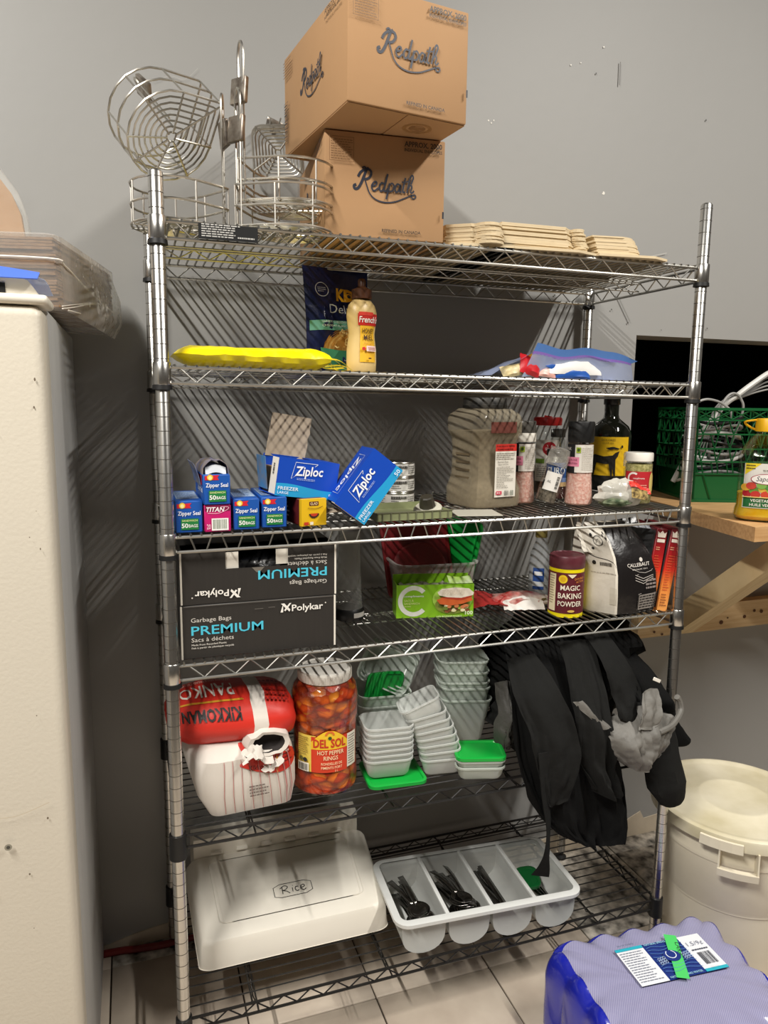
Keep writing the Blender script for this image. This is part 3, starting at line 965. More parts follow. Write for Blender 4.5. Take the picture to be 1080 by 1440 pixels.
pr.rect(-.0225, .094, .024, .118, 'c8261c', 10, 6); pr.rect(-.021, .114, .010, .121, 'd83a28', 6, 3)
pr.text("French's", -.0205, .100, .0125, 'fbf5e8', .042, .015, .15)
pr.text('HONEY', 0, .078, .0105, '42250f', .028, .012, 0, 'C'); pr.text('MIEL', 0, .065, .0105, '42250f', .022, .012, 0, 'C')
pr.text('MUSTARD', 0, .056, .004, 'b07a1a', .02, 0, 0, 'C')
pr.rect(-.006, .042, .016, .053, 'f3d6cf', 5); pr.text('0', -.011, .044, .007, 'c8261c') if False else pr.disc(-.0115, .047, .004, .004, 'c8261c', 5)
pr.lines(-.003, .044, .014, .051, 2, 'c57d72'); pr.rect(-.003, .026, .003, .029, '6b4313')
pr.build('label', t)
# freezer bag with packets
t = empty('freezer_bag', 'clear zip bag of sauce packets with blue seal on the second shelf', 'bag', (.80, .16, Z2 - .004), (0, R(.55), R(2)))
def top(u, v):
    """flat bag lying with its mouth lifted at the front: u left to right, v front to back"""
    x = -.095 + .34 * u
    z = .006 + .060 * min(1, max(0, u - .02) * 3.0) ** .8 * (1 - .35 * max(0, u - .55) / .45) * (1 - .75 * v ** 1.5)
    return (x + .010 * nz(v * 4, u * 3), -.055 + .16 * v, z + .006 * nz(u * 7, v * 5) * (u > .02))
mb = MB(); mb.grid(top, 24, 12); mb.grid(lambda u, v: (top(1 - u, v)[0], top(1 - u, v)[1], .003), 12, 6)
BAGF = clear('bag_film', 'b9c6ea', .30, .15)
mb.build('bag_film', BAGF, t)
def zedge(u, w):
    """front mouth: w 0 at the shelf, 1 at the top of the blue seal"""
    zt = .078 - .004 * math.sin(u * 7) - .012 * u - .018 * max(0, u - .8) * 5 * .4
    x = .012 + .275 * u + .022 * (1 - w) * u - .03 * (1 - w) * (1 - u)
    return (x, -.056 - .012 * w + .02 * u, .004 + (zt - .004) * w + .0025 * math.sin(u * 14 + w))
mb = MB(); mb.sheet(lambda u, v: zedge(u, .0 + .70 * v), 28, 10, .0007); mb.build('bag_front', BAGF, t)
mb = MB(); mb.sheet(lambda u, v: zedge(u, .66 + .10 * v), 28, 2, .0022); mb.build('zip_track', mat('purple_zip', '8f6fc0', .4), t)
mb = MB(); mb.sheet(lambda u, v: (lambda p: (p[0] + (.02 * (1 - abs(2 * v - 1)) if u > .98 else 0), p[1], p[2]))(zedge(u, .76 + .24 * v)), 28, 4, .0012); mb.build('seal_band', mat('blue_seal', '5c86c8', .35, alpha=.95), t)
def packet(name, loc, s, rot, m, par, seed):
    mb = MB()
    f = lambda sd: (lambda u, v: ((u - .5) * s[0], (v - .5) * s[1], sd * s[2] * (max(0, math.sin(PI * u)) * max(0, math.sin(PI * v))) ** .5 + .003 * nz(u * 5 + seed, v * 5)))
    mb.grid(f(1), 8, 8); mb.grid(lambda u, v: f(-1)(1 - u, v), 8, 8)
    o = mb.build(name, m, par); o.location = loc; o.rotation_euler = rot; return o
packet('packet', (.125, -.043, .040), (.15, .06, .012), (R(60), 0, R(3)), mat('white_sachet', 'e8e6e2', .35), t, 1)
packet('packet', (.115, -.053, .018), (.10, .03, .008), (R(70), 0, R(-2)), mat('blue_sachet', '2456a8', .35), t, 2)
packet('packet', (.070, -.050, .034), (.05, .03, .006), (R(60), R(20), 0), mat('blue_sachet', '2456a8', .35), t, 7)
packet('packet', (.008, -.046, .030), (.055, .05, .014), (R(65), R(15), 0), mat('red_sachet', 'c3202a', .35), t, 3)
packet('packet', (.018, -.044, .044), (.04, .03, .010), (R(65), R(-25), 0), mat('red_yellow_sachet', 'cf6a25', .35, var=.8, vscale=60, col2='f2d04c'), t, 6)
packet('packet', (-.035, -.044, .018), (.06, .03, .010), (R(60), R(-12), 0), mat('cream_sachet', 'e0cd98', .4, var=.5, vscale=90, col2='70604a'), t, 4)
packet('packet', (.050, -.052, .016), (.05, .025, .008), (R(60), R(5), 0), mat('pink_sachet', 'e6b0a4', .4), t, 5)
# ------------------------------------------------------------------ third shelf: bag boxes
BEFORE3 = set(o for o in COL.objects)
BLUE, RED = '1652a6', 'cf2030'
def zipper_box(label, loc, rz, opened=False, d=.165):
    w, h = .0495, .0600
    t = empty('sandwich_bag_box', label, 'box', loc, (0, 0, rz), 'blue zipper bag boxes on the third shelf')
    M = mat('blue_box_card', BLUE, .45)
    mb = MB()
    if not opened: mb.rbox((w / 2, d / 2, h / 2), (w, d, h), .0018, 1)
    else:
        mb.rbox((w / 2, d / 2, h * .47), (w, d, h * .94), .0018, 1)
    mb.build('box_body', M, t)
    if opened:
        n = 10
        mb = MB()
        arc_ = [(w / 2 - w / 2 * math.cos(PI * i / n), h * .78 + .028 * math.sin(PI * i / n)) for i in range(n + 1)]
        a = [(x, .002, z) for x, z in arc_]
        mb.sheet(lambda u, v: (arc_[round(u * n)][0], .012 + .13 * v + .003 * nz(u * 8, v * 3), h * .93 + .028 * (math.sin(PI * u) ** .7) * (1 - .2 * v) + .004 * nz(u * 9, v * 4)), n, 6, .0012)
        mb.build('torn_lid', [mat('torn_lid_card', '8b7d6b', .8, var=.6, vscale=40, col2='1b4f9c')], t)
        mb = MB()
        for k in range(5): mb.sheet(lambda u, v, k=k: (.006 + .038 * u, .012 + .02 * k + .006 * v, h * .90 + .014 * v + .006 * math.sin(PI * u) + .003 * nz(u * 6, k)), 6, 3, .0006)
        mb.build('bags', mat('loose_bags', 'd6dade', .3, alpha=.8), t)
        mb = MB()
        mb.sheet(lambda u, v: (-.001 - .012 * v ** 1.5 * (1 + .3 * nz(u * 5, 3)), .03 + .12 * u, h * .55 + .042 * v), 8, 4, .0009)
        mb.build('side_flap', mat('worn_blue_card', '2b5596', .6, var=.7, vscale=40, col2='a9a08e'), t)
    pr = Print(plane((0, 0, 0), (1, 0, 0), (0, 0, 1), .0003))
    pr.poly([(.003, .0465), (.0285, .0465), (.026, .0515), (.0295, .0560), (.003, .0545)], RED); pr.disc(.0125, .0515, .0056, .0056, 'e9c22e', 16); pr.disc(.0125, .0508, .0034, .0038, 'f6e9a0', 12)
    pr.text('Zipper Seal', w / 2, .0335, .0078, 'f2f4f8', .041, .012, 0, 'C')
    pr.rect(.0095, .006, .0415, .027, '1d7a3a'); pr.text('SANDWICH', .0115, .0215, .0036, 'dfe9a0', .028, .01)
    pr.text('50', .0105, .0100, .0085, 'f7f7f2', .012, .02); pr.text('BAGS', .0235, .0105, .006, 'f7f7f2', .0165, .01)
    pr.build('print', t)
    pr = Print(plane((0, d, 0), (0, -1, 0), (0, 0, 1), .0003))
    pr.poly([(.05, .036), (.12, .036), (.115, .046), (.12, .054), (.05, .052)], RED); pr.text('Zipper Seal', .05, .022, .012, 'f2f4f8', .08, .01)
    pr.build('print', t)
    pr = Print(plane((0, 0, h * (.94 if opened else 1)), (1, 0, 0), (0, 1, 0), .0003))
    if not opened:
        pr.rect(.004, .03, w - .004, d - .02, '9fb4cf'); pr.lines(.006, .035, w - .006, d - .025, 8, '4b6ca3', .5, 3); pr.build('print', t)
    return t
zipper_box('blue zipper bag box at the left end of the bottom row', (.0155, .010, Z3), 0)
zipper_box('blue zipper bag box right of the pink box, by itself uncovered', (.1215, .012, Z3), R(-2))
zipper_box('blue zipper bag box half under the tilted freezer bag box', (.1765, .020, Z3), R(-1.5))
t = empty('trash_bag_box', 'pink box with barcode under the torn blue zipper bag box', 'box', (.0672, .004, Z3))
MB().rbox((.0245, .08, .0255), (.049, .16, .051), .0018, 1).build('box_body', mat('magenta_card', 'c2186a', .45), t)
pr = Print(plane((0, 0, 0), (1, 0, 0), (0, 0, 1), .0003))
pr.rect(0.001, .040, .048, .0505, '7d1440'); pr.text('TITAN', .0035, .0385, .0092, 'f8f2f2', .034, .018, .25); pr.stroke([(.006, .036), (.025, .0355), (.042, .042), (.044, .047), (.03, .0475)], .001, 'f0b6c8', 4)
pr.rect(.013, .003, .044, .026, 'f4f1ee'); pr.bars(.0155, .006, .0415, .024, '8d9a86', 12, 6); pr.text('20', .004, .006, .010, 'f3dbe4', .007, 0, 0, 'L')
pr.build('print', t)
zipper_box('torn open blue zipper bag box on top of the pink box', (.0665, .002, Z3 + .0518), R(1), True, .14)
# yellow box
t = empty('cling_wrap_box', 'yellow and maroon box lying under the tilted freezer bag box', 'box', (.255, .012, Z3), (0, 0, R(12)))
MB().rbox((.0265, .11, .0265), (.053, .20, .053), .0018, 1).build('box_body', mat('maroon_card', '5a1a1c', .45), t)
pr = Print(plane((0, 0, 0), (1, 0, 0), (0, 0, 1), .0003)); 
MB().box((.0265, .0046 + .002, .0265), (.054, .011, .0535)).build('end_panel', mat('yellow_card', 'e5b818', .45), t)
pr = Print(plane((0, .0010, 0), (1, 0, 0), (0, 0, 1), .0003)); 
pr.rect(.016, .040, .036, .048, '5a1a1c'); pr.text('GLAD', .026, .0415, .0055, 'f0d9a0', .016, .01, 0, 'C'); pr.disc(.026, .024, .011, .009, '3b241a', 18, 180, 360); pr.disc(.026, .0245, .008, .006, 'c2381e', 14, 180, 360); pr.rect(.004, .002, .014, .008, 'c63a22'); pr.rect(.017, .002, .024, .008, 'f0e7cf')
pr.stroke([(.012, .036), (.03, .034), (.045, .038)], .0012, '7a5a14', 3)
pr.build('print', t)
pr = Print(plane((0, .21, 0), (0, -1, 0), (0, 0, 1), .0003)); pr.lines(.02, .01, .18, .045, 4, 'e9dcc8', .4, 6); pr.build('print', t)

def freezer_box(label, M, flap):
    w, d, h = .134, .080, .076
    t = empty('freezer_bag_box', label, 'box', (0, 0, 0), (0, 0, 0), 'blue freezer bag boxes on the third shelf')
    t.matrix_world = M
    blu = mat('freezer_blue_card', '1149b8', .4)
    mb = MB()
    mb.box((w / 2, .0008, h / 2), (w, .0016, h)); mb.box((w / 2, d - .0008, h / 2), (w, .0016, h)); mb.box((w / 2, d / 2, .0008), (w, d - .0034, .0016))
    mb.build('box_body', blu, t)
    MB().box((w - .0008, d / 2, h / 2), (.0016, d - .004, h - .004)).build('end_panel', blu, t)
    mb = MB(); mb.box((w / 2, d / 2, h * .36), (w - .012, d - .008, h * .68)); mb.build('bag_stack', mat('stacked_bags_edge', 'a88b66', .6, var=.6, vscale=70, col2='6d5236', stretch=(1, 8, 1)), t)
    # top: partly opened
    mb = MB(); mb.box((w * (.5 if not flap else .82), d / 2, h - .0008), (w - .003 if not flap else w * .35, d - .0035, .0016)); mb.build('top_panel', blu, t)
    mb = MB(); mb.box((.0008, d * .2, h / 2), (.0016, d * .38, h - .004)); mb.build('end_panel', mat('white_card', 'e9e3d6', .6), t)
    pr = Print(plane((0, d * .39, 0), (0, -1, 0), (0, 0, 1), .0004)); pr.bars(.009, .04, .016, .062, '2b2b2b', 10, 3, False); pr.build('print', t)
    pr = Print(plane((0, 0, 0), (1, 0, 0), (0, 0, 1), .0003))
    pr.poly([(.0, .0)] + [(w * i / 12, .021 - .017 * (i / 12) * .2 + .012 * math.sin(PI * .9 * (1 - i / 12)) * (1 - i / 12) - .004 * math.sin(PI * i / 12)) for i in range(13)] + [(w, 0)], '1f9fd6')
    pr.stroke([(.085, .069), (.036, .069), (.030, .036), (.040, .043)], .0011, 'dfe6f2'); pr.stroke([(.085, .069), (.079, .064)], .0011, 'dfe6f2')
    pr.text('Ziploc', .037, .043, .019, 'f6f7fa', .062, .022, .12, 'L', 3)
    pr.lines(.042, .034, .085, .039, 2, 'b8c9ea', .35, 4)
    pr.text('FREEZER', .004, .0125, .0068, 'e8f4fb', .045, .012); pr.text('LARGE', .004, .0045, .0055, 'e8f4fb', .024, .006)
    pr.text('50', w - .004, .004, .0085, 'e8f4fb', .013, .012, 0, 'R')
    pr.build('print', t)
    if not flap:
        pr = Print(plane((w, d, h), (-1, 0, 0), (0, -1, 0), .0004))
        pr.text('Ziploc', w / 2, .030, .022, 'f6f7fa', .085, .022, .12, 'C'); pr.stroke([(.02, .022), (.02, .06), (.114, .06), (.114, .022)], .001, 'dfe6f2')
        pr.build('print', t)
    return t, w, d, h
# box lying tilted on the row of boxes, flap up
Mx = Matrix.Translation((.2035, .026, Z3 + .0625)) @ Euler((0, R(8.5), 0)).to_matrix().to_4x4() @ Euler((0, 0, R(13))).to_matrix().to_4x4()
t, w, d, h = freezer_box('blue freezer bag box lying tilted on the row with its flap up', Mx, True)
mb = MB().sheet(lambda u, v: (.002 + .090 * u + .024 * v * .5 + .004 * nz(v * 9, 4) * (u > .9), d - .004 + .018 * v + .004 * math.sin(PI * u), h - .004 + .088 * v * (1 + .06 * u) - .006 * u * v), 8, 8, .0012)
mb.build('open_flap', M_card_in, t)
mb = MB().sheet(lambda u, v: (-.0012 - .014 * v, d * .42 + d * .56 * u, .004 + (h - .008) * (.05 + .95 * v) ), 6, 4, .001); mb.build('end_flap', mat('worn_cyan_card', '3c7fb4', .5, var=.6, vscale=50, col2='8a7a60'), t)
# box standing on its corner
ang = R(-53)
Mx = Matrix.Translation((.376, -.010, Z3 + .0005)) @ Euler((0, ang, 0)).to_matrix().to_4x4()
t, w, d, h = freezer_box('blue freezer bag box standing on its corner against the can stack', Mx, False)
mb = MB().sheet(lambda u, v: (-.0012 - .028 * v, d * .5 + d * .45 * u, h * .55 + .03 * v + .02 * u * v + .004 * nz(u * 8, v * 6)), 6, 5, .0012); mb.build('torn_flap', M_card_in, t)
MB().box((.03, d + .006, h - .02), (.06, .010, .035)).build('inner_card', mat('worn_red_card', '8c3a2c', .6, var=.6, vscale=40, col2='3f6f8a'), t)
# food cans
M_tin = mat('can_tin', 'bdb9b2', .28, 1.0)
for k in range(3):
    t = empty('food_can', '%s of three short white-labelled cans behind the tray' % ('bottom', 'middle', 'top')[k].replace('top', 'uppermost'), 'can', (.531, .225, Z3 + .0002 + .0352 * k + .0172), (0, 0, R(20 * k)), 'white-labelled cans on the third shelf')
    t.location.z = Z3 + .0205 + .0352 * k - .0195
    mb = MB().lathe([(0, .0005), (.038, .0005), (.0405, 0), (.0412, .0015), (.0402, .0028), (.0402, .0318), (.0412, .0332), (.0405, .0348), (.0385, .0335), (.0, .0335)], 32); mb.build('can_body', M_tin, t)
    pr = Print(cyl((0, 0, 0), .0403, -100 - 20 * k, .0003), maxu=.012); pr.rect(-.125, .004, .125, .0305, 'e4e0d8', 60)
    for q in range(6): pr.lines(-.10 + .04 * q, .008, -.075 + .04 * q, .027, 4, '7d7a76', .4, q + k)
    pr.lines(-.02, .020, .02, .027, 1, '55524e', .8, 3)
    pr.build('label', t)
# shallow tray with odds and ends
t = empty('shallow_tray', 'shallow olive plastic tray at the front edge below the cans', 'tray', (.415, .020, Z3), (0, 0, R(3.5)))
mb = MB()
mb.box((.085, .075, .0015), (.166, .146, .002))
for x0, y0, sx, sy in ((.085, .0, .17, .003), (.085, .15, .17, .003), (0.0, .075, .003, .15), (.17, .075, .003, .15)): mb.box((x0, y0, .0085), (sx, sy, .016))
mb.build('tray_body', mat('olive_plastic', '8b9068', .5), t)
mb = MB().box((.085, .0, .0172), (.176, .006, .0016)); mb.build('tray_rim', mat('olive_rim', '6b6b52', .5), t)
for i in range(9): MB().box((.010 + .0188 * i, -.0022, .0082), (.0022, .002, .0156)).build('rib', mat('olive_rim', '6b6b52', .5), t)
t = empty('grinder_lid', 'white disc lid with dark ribbed knob leaning on the olive tray', 'lid', (.553, .085, Z3 + .0045), (R(14), R(-14), 0))
mb = MB().lathe([(0, .004), (.028, .004), (.030, .001), (.0315, .004), (.0315, .010), (.028, .0135), (.0, .0135)], 32); mb.build('disc', mat('pale_disc', 'c9c5b4', .35), t)
mb = MB()
mb.lathe([(.0175, .0137), (.0185, .016), (.0150, .036), (.013, .0385), (0, .0385)], 10, smooth=False); mb.build('knob', mat('smoked_knob', '39352c', .3), t)
MB().tube([(.02, .02, .012), (.026, .024, .03), (.024, .016, .036)], .0014, 6).build('wire_loop', M_tin, t)
o = MB().rbox((0, 0, .0022), (.10, .09, .0018), .0006, 1).build('plastic_sheet', mat('pale_sheet', 'b9b5a8', .4))
o.location = (.655, .058, Z3); o.rotation_euler = (0, 0, R(-12)); tag(o, 'pale grey plastic sheet under the front of the pepper jar', 'sheet')

# ------------------------------------------------------------------ third shelf: spices and bottles
CLR = clear('clear_plastic', 'e4e6e2', .10, .08)
def jar(name, label, cat, loc, rz, prof, m=None, n=32, sq=None, rot=None, group=None, part='jar_body'):
    t = empty(name, label, cat, loc, rot or (0, 0, R(rz)), group)
    MB().lathe(prof, n, sq=sq).build(part, m or CLR, t)
    return t
# pepper jar: squarish with waisted grip sides
t = empty('pepper_jar', 'large square clear jar of ground pepper with dusty black lid', 'jar', (.728, .172, Z3 + .0004), (0, 0, R(10)))
jp = [(0, .001), (.055, .001), (.061, .004), (.0635, .012), (.0635, .045), (.0600, .055), (.0555, .075), (.0545, .14), (.0575, .16), (.0635, .172), (.0640, .205), (.060, .215), (.050, .224), (.046, .227), (.046, .2285)]
MB().lathe([(r * .97 if r else 0, z + (.0015 if z < .01 else 0)) for r, z in jp if z <= .16] + [(.0605, .178), (0, .181)], 40, sq=7).build('ground_pepper', mat('ground_pepper', '8a7a60', .9, var=.6, vscale=120, col2='5f523e'), t)
MB().lathe(jp, 40, sq=7).build('jar_body', clear('dusty_clear_plastic', 'b9ac93', .22, .12), t)
mb = MB()
for q in range(4):
    mb.box((-.055, 0, .07 + .018 * q), (.004, .05, .005))
mb.build('grip_rib', mat('ground_pepper_dark', '6f6048', .6), t)
MB().lathe([(.0475, .2285), (.0485, .230), (.0485, .2375), (.0475, .2385), (.0475, .2510), (.0455, .2535), (0, .2535)], 32).build('jar_lid', mat('dusty_black_lid', '1c1b19', .5, var=.6, vscale=45, col2='55514a'), t)
t.scale = (1.07, 1.07, 1.0)
pr = Print(plane((-.0120, -.0650, 0), (1, 0, 0), (0, 0, 1), .001))
pr.rect(-.006, .028, .050, .133, 'efe9dc'); pr.rect(-.006, .133, .050, .149, 'd8352b')
pr.text('PURE BLACK PEPPER', -.003, .142, .0042, '4a1512', .048, .01); pr.text('POIVRE NOIR PUR', -.001, .135, .0042, '4a1512', .042, .01)
pr.lines(-.004, .113, .048, .130, 4, '8d877b', .35, 3); pr.text('Nutrition Facts', .0, .107, .0042, '6f6a60', .028); pr.text('Valeur nutritive', .0, .1015, .0042, '6f6a60', .028)
pr.lines(-.002, .048, .046, .099, 13, '8d877b', .3, 9, .6); pr.rect(-.003, .034, .012, .042, 'cf2a4a'); pr.text('MCK', -.001, .036, .0045, 'f4e9e6', .010, .01); pr.bars(.019, .031, .030, .043, '30342e', 12, 5); pr.bars(.034, .031, .044, .043, '5b6a5c', 10, 8)
pr.build('label', t)
pr = Print(plane((-.025, -.0645, 0), (1, 0, 0), (0, 0, 1), .001)); pr.rect(-.006, .174, .062, .199, '6d3b31'); pr.build('band', t)
# pink salt grinders
M_salt = mat('pink_salt', 'd9998a', .7, var=1.0, vscale=170, col2='f0cdbf', bump=.4, bscale=200)
def salt(label, loc, rz, capm, cap2=None):
    t = empty('salt_grinder', label, 'grinder', loc, (0, 0, R(rz)), 'pink salt grinders on the third shelf')
    p = [(0, .001), (.029, .001), (.0325, .004), (.033, .010), (.0310, .04), (.0285, .075), (.0285, .145), (.027, .150)]
    MB().lathe([(r * .965, z + (.002 if z < .005 else 0)) for r, z in p[:-1]] + [(0, .146)], 32).build('salt', M_salt, t)
    MB().lathe(p, 32).build('bottle_body', clear('clear_glass', 'e9e2dc', .04, .05), t)
    mb = MB().lathe([(.027, .150), (.0295, .151), (.0305, .156), (.0305, .196), (.029, .199), (0, .199)], 32); mb.build('cap', capm, t)
    if cap2: MB().lathe([(.0310, .150), (.0312, .151), (.0312, .170), (.0310, .171)], 32).build('cap_collar', cap2, t)
    pr = Print(cyl((0, 0, 0), .0288, -90, .0006), maxu=.012)
    pr.rect(-.044, .078, -.006, .146, '17171a', 12); pr.rect(-.012, .080, .040, .145, 'ece6dc', 14)
    pr.text('PINK', -.040, .132, .007, 'e8e2da', .018, 0); pr.rect(-.036, .094, -.002, .116, 'e58aa6', 10)
    pr.text('SEL ROSE', -.034, .107, .005, '7a1c3c', .028, .01); pr.text('HIMALAYAN', -.034, .099, .005, '7a1c3c', .028, .006)
    pr.rect(-.009, .126, .001, .139, '9db42f', 4); pr.disc(-.004, .133, .003, .004, '3f5a17', 10)
    pr.lines(.003, .085, .036, .140, 12, 'cfc8bc', .35, 2); pr.rect(.012, .082, .0125, .143, 'd8d2c8')
    pr.build('label', t)
    return t
salt('pink salt grinder with clear and white cap directly right of the pepper jar', (.838, .182, Z3 + .0004), -22, mat('smoky_clear_cap', '4b4843', .2), M_white)
salt('pink salt grinder with wide black cap in front of the olive oil bottle', (.953, .110, Z3 + .0004), -34, mat('black_plastic', '141414', .5))
# red-lid spice jar
t = jar('spice_jar', 'tall clear spice jar with bright red lid behind the tilted jar', 'jar', (1.000, .335, Z3 + .0004), -30, [(0, .001), (.034, .001), (.037, .004), (.038, .12), (.0385, .150), (.036, .165), (.028, .178), (.026, .182)])
MB().lathe([(0, .003), (.0335, .003), (.0365, .006), (.0372, .075), (0, .077)], 28).build('spice', mat('brown_spice', '5d4630', .9, var=.5, vscale=90), t)
mb = MB().lathe([(.027, .182), (.037, .183), (.0375, .2), (.035, .204), (0, .2045)], 28); mb.box((0, 0, .2055), (.02, .012, .004), rot=(0, R(8), 0)); mb.build('jar_lid', mat('red_lid', 'c0201c', .4), t)
pr = Print(cyl((0, 0, 0), .0385, -90, .0006), maxu=.012); pr.rect(-.032, .035, .034, .145, 'ebe6da', 14); pr.disc(.006, .122, .018, .018, 'c2252d', 20); pr.text('SPICE', .006, .118, .007, 'f4e6e0', .022, .01, 0, 'C'); pr.rect(-.03, .083, -.006, .095, '7aa23a', 4); pr.lines(-.026, .045, .028, .078, 6, '8f8a80', .35, 3)
pr.build('label', t)
# tilted clear shaker
t = empty('herb_shaker', 'small clear shaker leaning right with a white label', 'shaker', (.872, .128, Z3 + .0085), (R(-2), R(15), R(-25)))
MB().lathe([(0, .001), (.022, .001), (.0245, .004), (.0245, .078), (.021, .086), (.021, .090)], 24).build('shaker_body', clear('clear_glass', 'e9e2dc', .04, .05), t)
MB().lathe([(0, .003), (.0225, .003), (.0225, .030), (0, .033)], 24).build('herbs', mat('dark_herbs', '3c352b', .9, var=.7, vscale=150, col2='8d8170'), t)
MB().lathe([(.0225, .089), (.0255, .090), (.0255, .118), (.022, .132), (.012, .134), (0, .134)], 20).build('cap', clear('ribbed_clear_cap', 'cfcac0', .25, .1, .6, 120), t)
pr = Print(cyl((0, 0, 0), .0247, -90, .0006), maxu=.012); pr.rect(-.019, .030, .020, .074, 'ece8e0', 10); pr.rect(-.022, .036, -.018, .052, '1d1d1d', 2); pr.bars(.008, .036, .015, .066, '33332f', 10, 3, False); pr.text('AIL', -.012, .048, .006, '4a4a46', .009); pr.build('label', t)
# small jar with blue label
t = jar('spice_jar', 'small jar of dark red spice with blue label behind the shaker', 'jar', (.962, .225, Z3 + .0004), -32, [(0, .001), (.026, .001), (.028, .004), (.028, .098), (.022, .106), (.022, .110)])
MB().lathe([(0, .003), (.0255, .003), (.0272, .006), (.0272, .070), (0, .072)], 24).build('spice', mat('dark_red_spice', '4b1410', .8, var=.4, vscale=120), t)
MB().lathe([(.0235, .1085), (.0245, .110), (.0245, .126), (0, .127)], 24).build('jar_lid', mat('black_plastic', '141414', .5), t)
pr = Print(cyl((0, 0, 0), .0282, -90, .0006), maxu=.012); pr.rect(-.028, .045, .028, .094, '22508f', 12); pr.text('EURO', -.022, .066, .017, 'eef1f4', .045, .02); pr.rect(-.028, .045, .028, .056, '6f86b4', 12); pr.rect(-.028, .034, .028, .045, 'c9a878', 12); pr.build('label', t)
# tall thin jar behind
t = jar('spice_jar', 'narrow grey-topped jar behind the black-capped salt grinder', 'jar', (1.040, .345, Z3 + .0004), 0, [(0, .001), (.018, .001), (.02, .004), (.02, .14), (.016, .148), (.016, .150)])
MB().lathe([(.0185, .150), (.0195, .151), (.0195, .172), (0, .173)], 20).build('cap', mat('dark_cap', '3a3732', .5), t)
# olive oil bottle
t = empty('olive_oil_bottle', 'dark olive oil bottle with yellow horse label at the back corner', 'bottle', (1.213, .352, Z3 + .0004), (0, 0, R(-40)))
bp = [(0, .001), (.052, .001), (.056, .005), (.057, .015), (.057, .150), (.055, .163), (.048, .178), (.034, .190), (.022, .200), (.0195, .210), (.0195, .238), (.0215, .2385), (.0215, .246), (.0, .247)]
MB().lathe(bp, 40).build('bottle_body', mat('dark_green_glass', '12140e', .08, spec=.7), t)
MB().lathe([(.0222, .2375), (.0225, .238), (.0225, .2605), (.021, .262), (0, .262)], 28).build('cap', mat('black_gloss_cap', '0d0d0c', .25), t)
pr = Print(cyl((0, 0, 0), .057, -90, .0008), maxu=.012); pr.rect(-.063, .030, .060, .150, 'e6b914', 28); pr.rect(-.063, .030, .060, .044, '171510', 28); pr.rect(-.063, .010, .06, .030, '16150f', 28)
pr.text('DOLORES', 0, .139, .006, '6f5a14', .036, 0, 0, 'C'); pr.text('OLIVE OIL', 0, .131, .005, '6f5a14', .030, 0, 0, 'C'); pr.text('EXTRA VIRGIN', .02, .018, .006, '8f8468', .04)
k = '15130e'   # standing horse
pr.poly([(-.046, .097), (-.036, .102), (-.010, .097), (.012, .100), (.020, .108), (.030, .112), (.026, .098), (.020, .088), (.016, .078), (-.006, .076), (-.034, .080), (-.042, .086)], k)
for x0, x1, b in ((-.044, -.046, .040), (-.034, -.040, .036), (.006, .010, .036), (.014, .018, .036)): pr.poly([(x0 - .005, .088), (x0 + .006, .088), (x1 + .003, .042), (x1 + .004, b), (x1 - .003, b), (x1 - .001, .044)], k)
pr.stroke([(-.045, .096), (-.052, .088), (-.051, .066)], .003, k, 4)
pr.poly([(-.006, .120), (.012, .124), (.030, .119), (.026, .116), (.014, .1175), (.004, .1155)], k); pr.disc(.036, .124, .003, .004, k, 8); pr.poly([(.01, .064), (.02, .066), (.018, .061)], k)
pr.build('label', t)
# clear shaker jar behind and white-capped spice
t = jar('spice_jar', 'clear ribbed plastic shaker behind the white-capped spice jar', 'jar', (1.190, .200, Z3 + .0004), -40, [(0, .001), (.031, .001), (.0335, .004), (.0335, .072), (.031, .078)])
MB().lathe([(.0325, .078), (.0352, .079), (.0352, .112), (.033, .116), (0, .1165)], 24).build('cap', clear('ribbed_clear_cap', 'cfcac0', .25, .1, .6, 120), t)
pr = Print(cyl((0, 0, 0), .0337, -90, .0006), maxu=.012); pr.rect(-.03, .028, .03, .064, 'd9d6d0', 12); pr.rect(-.028, .064, -.004, .076, '2d1a1c', 5); pr.text('33', -.008, .048, .010, '8f8a84', .014); pr.build('label', t)
t = jar('spice_jar', 'white-capped seasoning jar with red label at the front corner', 'jar', (1.108, .090, Z3 + .0004), -38, [(0, .001), (.0285, .001), (.031, .004), (.0315, .098), (.029, .104)], part='jar_body', m=clear('clear_glass', 'e9e2dc', .04, .05))
MB().lathe([(0, .003), (.0285, .003), (.0305, .006), (.031, .097), (0, .099)], 28).build('seasoning', mat('green_seasoning', '8a8448', .9, var=1.0, vscale=160, col2='d2c78a'), t)
MB().lathe([(.0305, .1035), (.0325, .1045), (.0325, .122), (.031, .1245), (0, .1245)], 28).build('jar_lid', mat('white_plastic', 'ece7dc', .4), t)
pr = Print(cyl((0, 0, 0), .0315, -90, .0006), maxu=.012); pr.rect(-.036, .028, .036, .080, 'b9222a', 16); pr.ring(-.012, .064, .010, .0145, 'f0e8e0', 50, 310, 20, 1.0); pr.text('compliments', -.012, .062, .0045, 'f0e8e0', .026); pr.lines(-.004, .034, .022, .050, 3, 'e7a58f', .4, 3); pr.disc(.034, .052, .008, .026, 'd9c173', 16); pr.build('label', t)
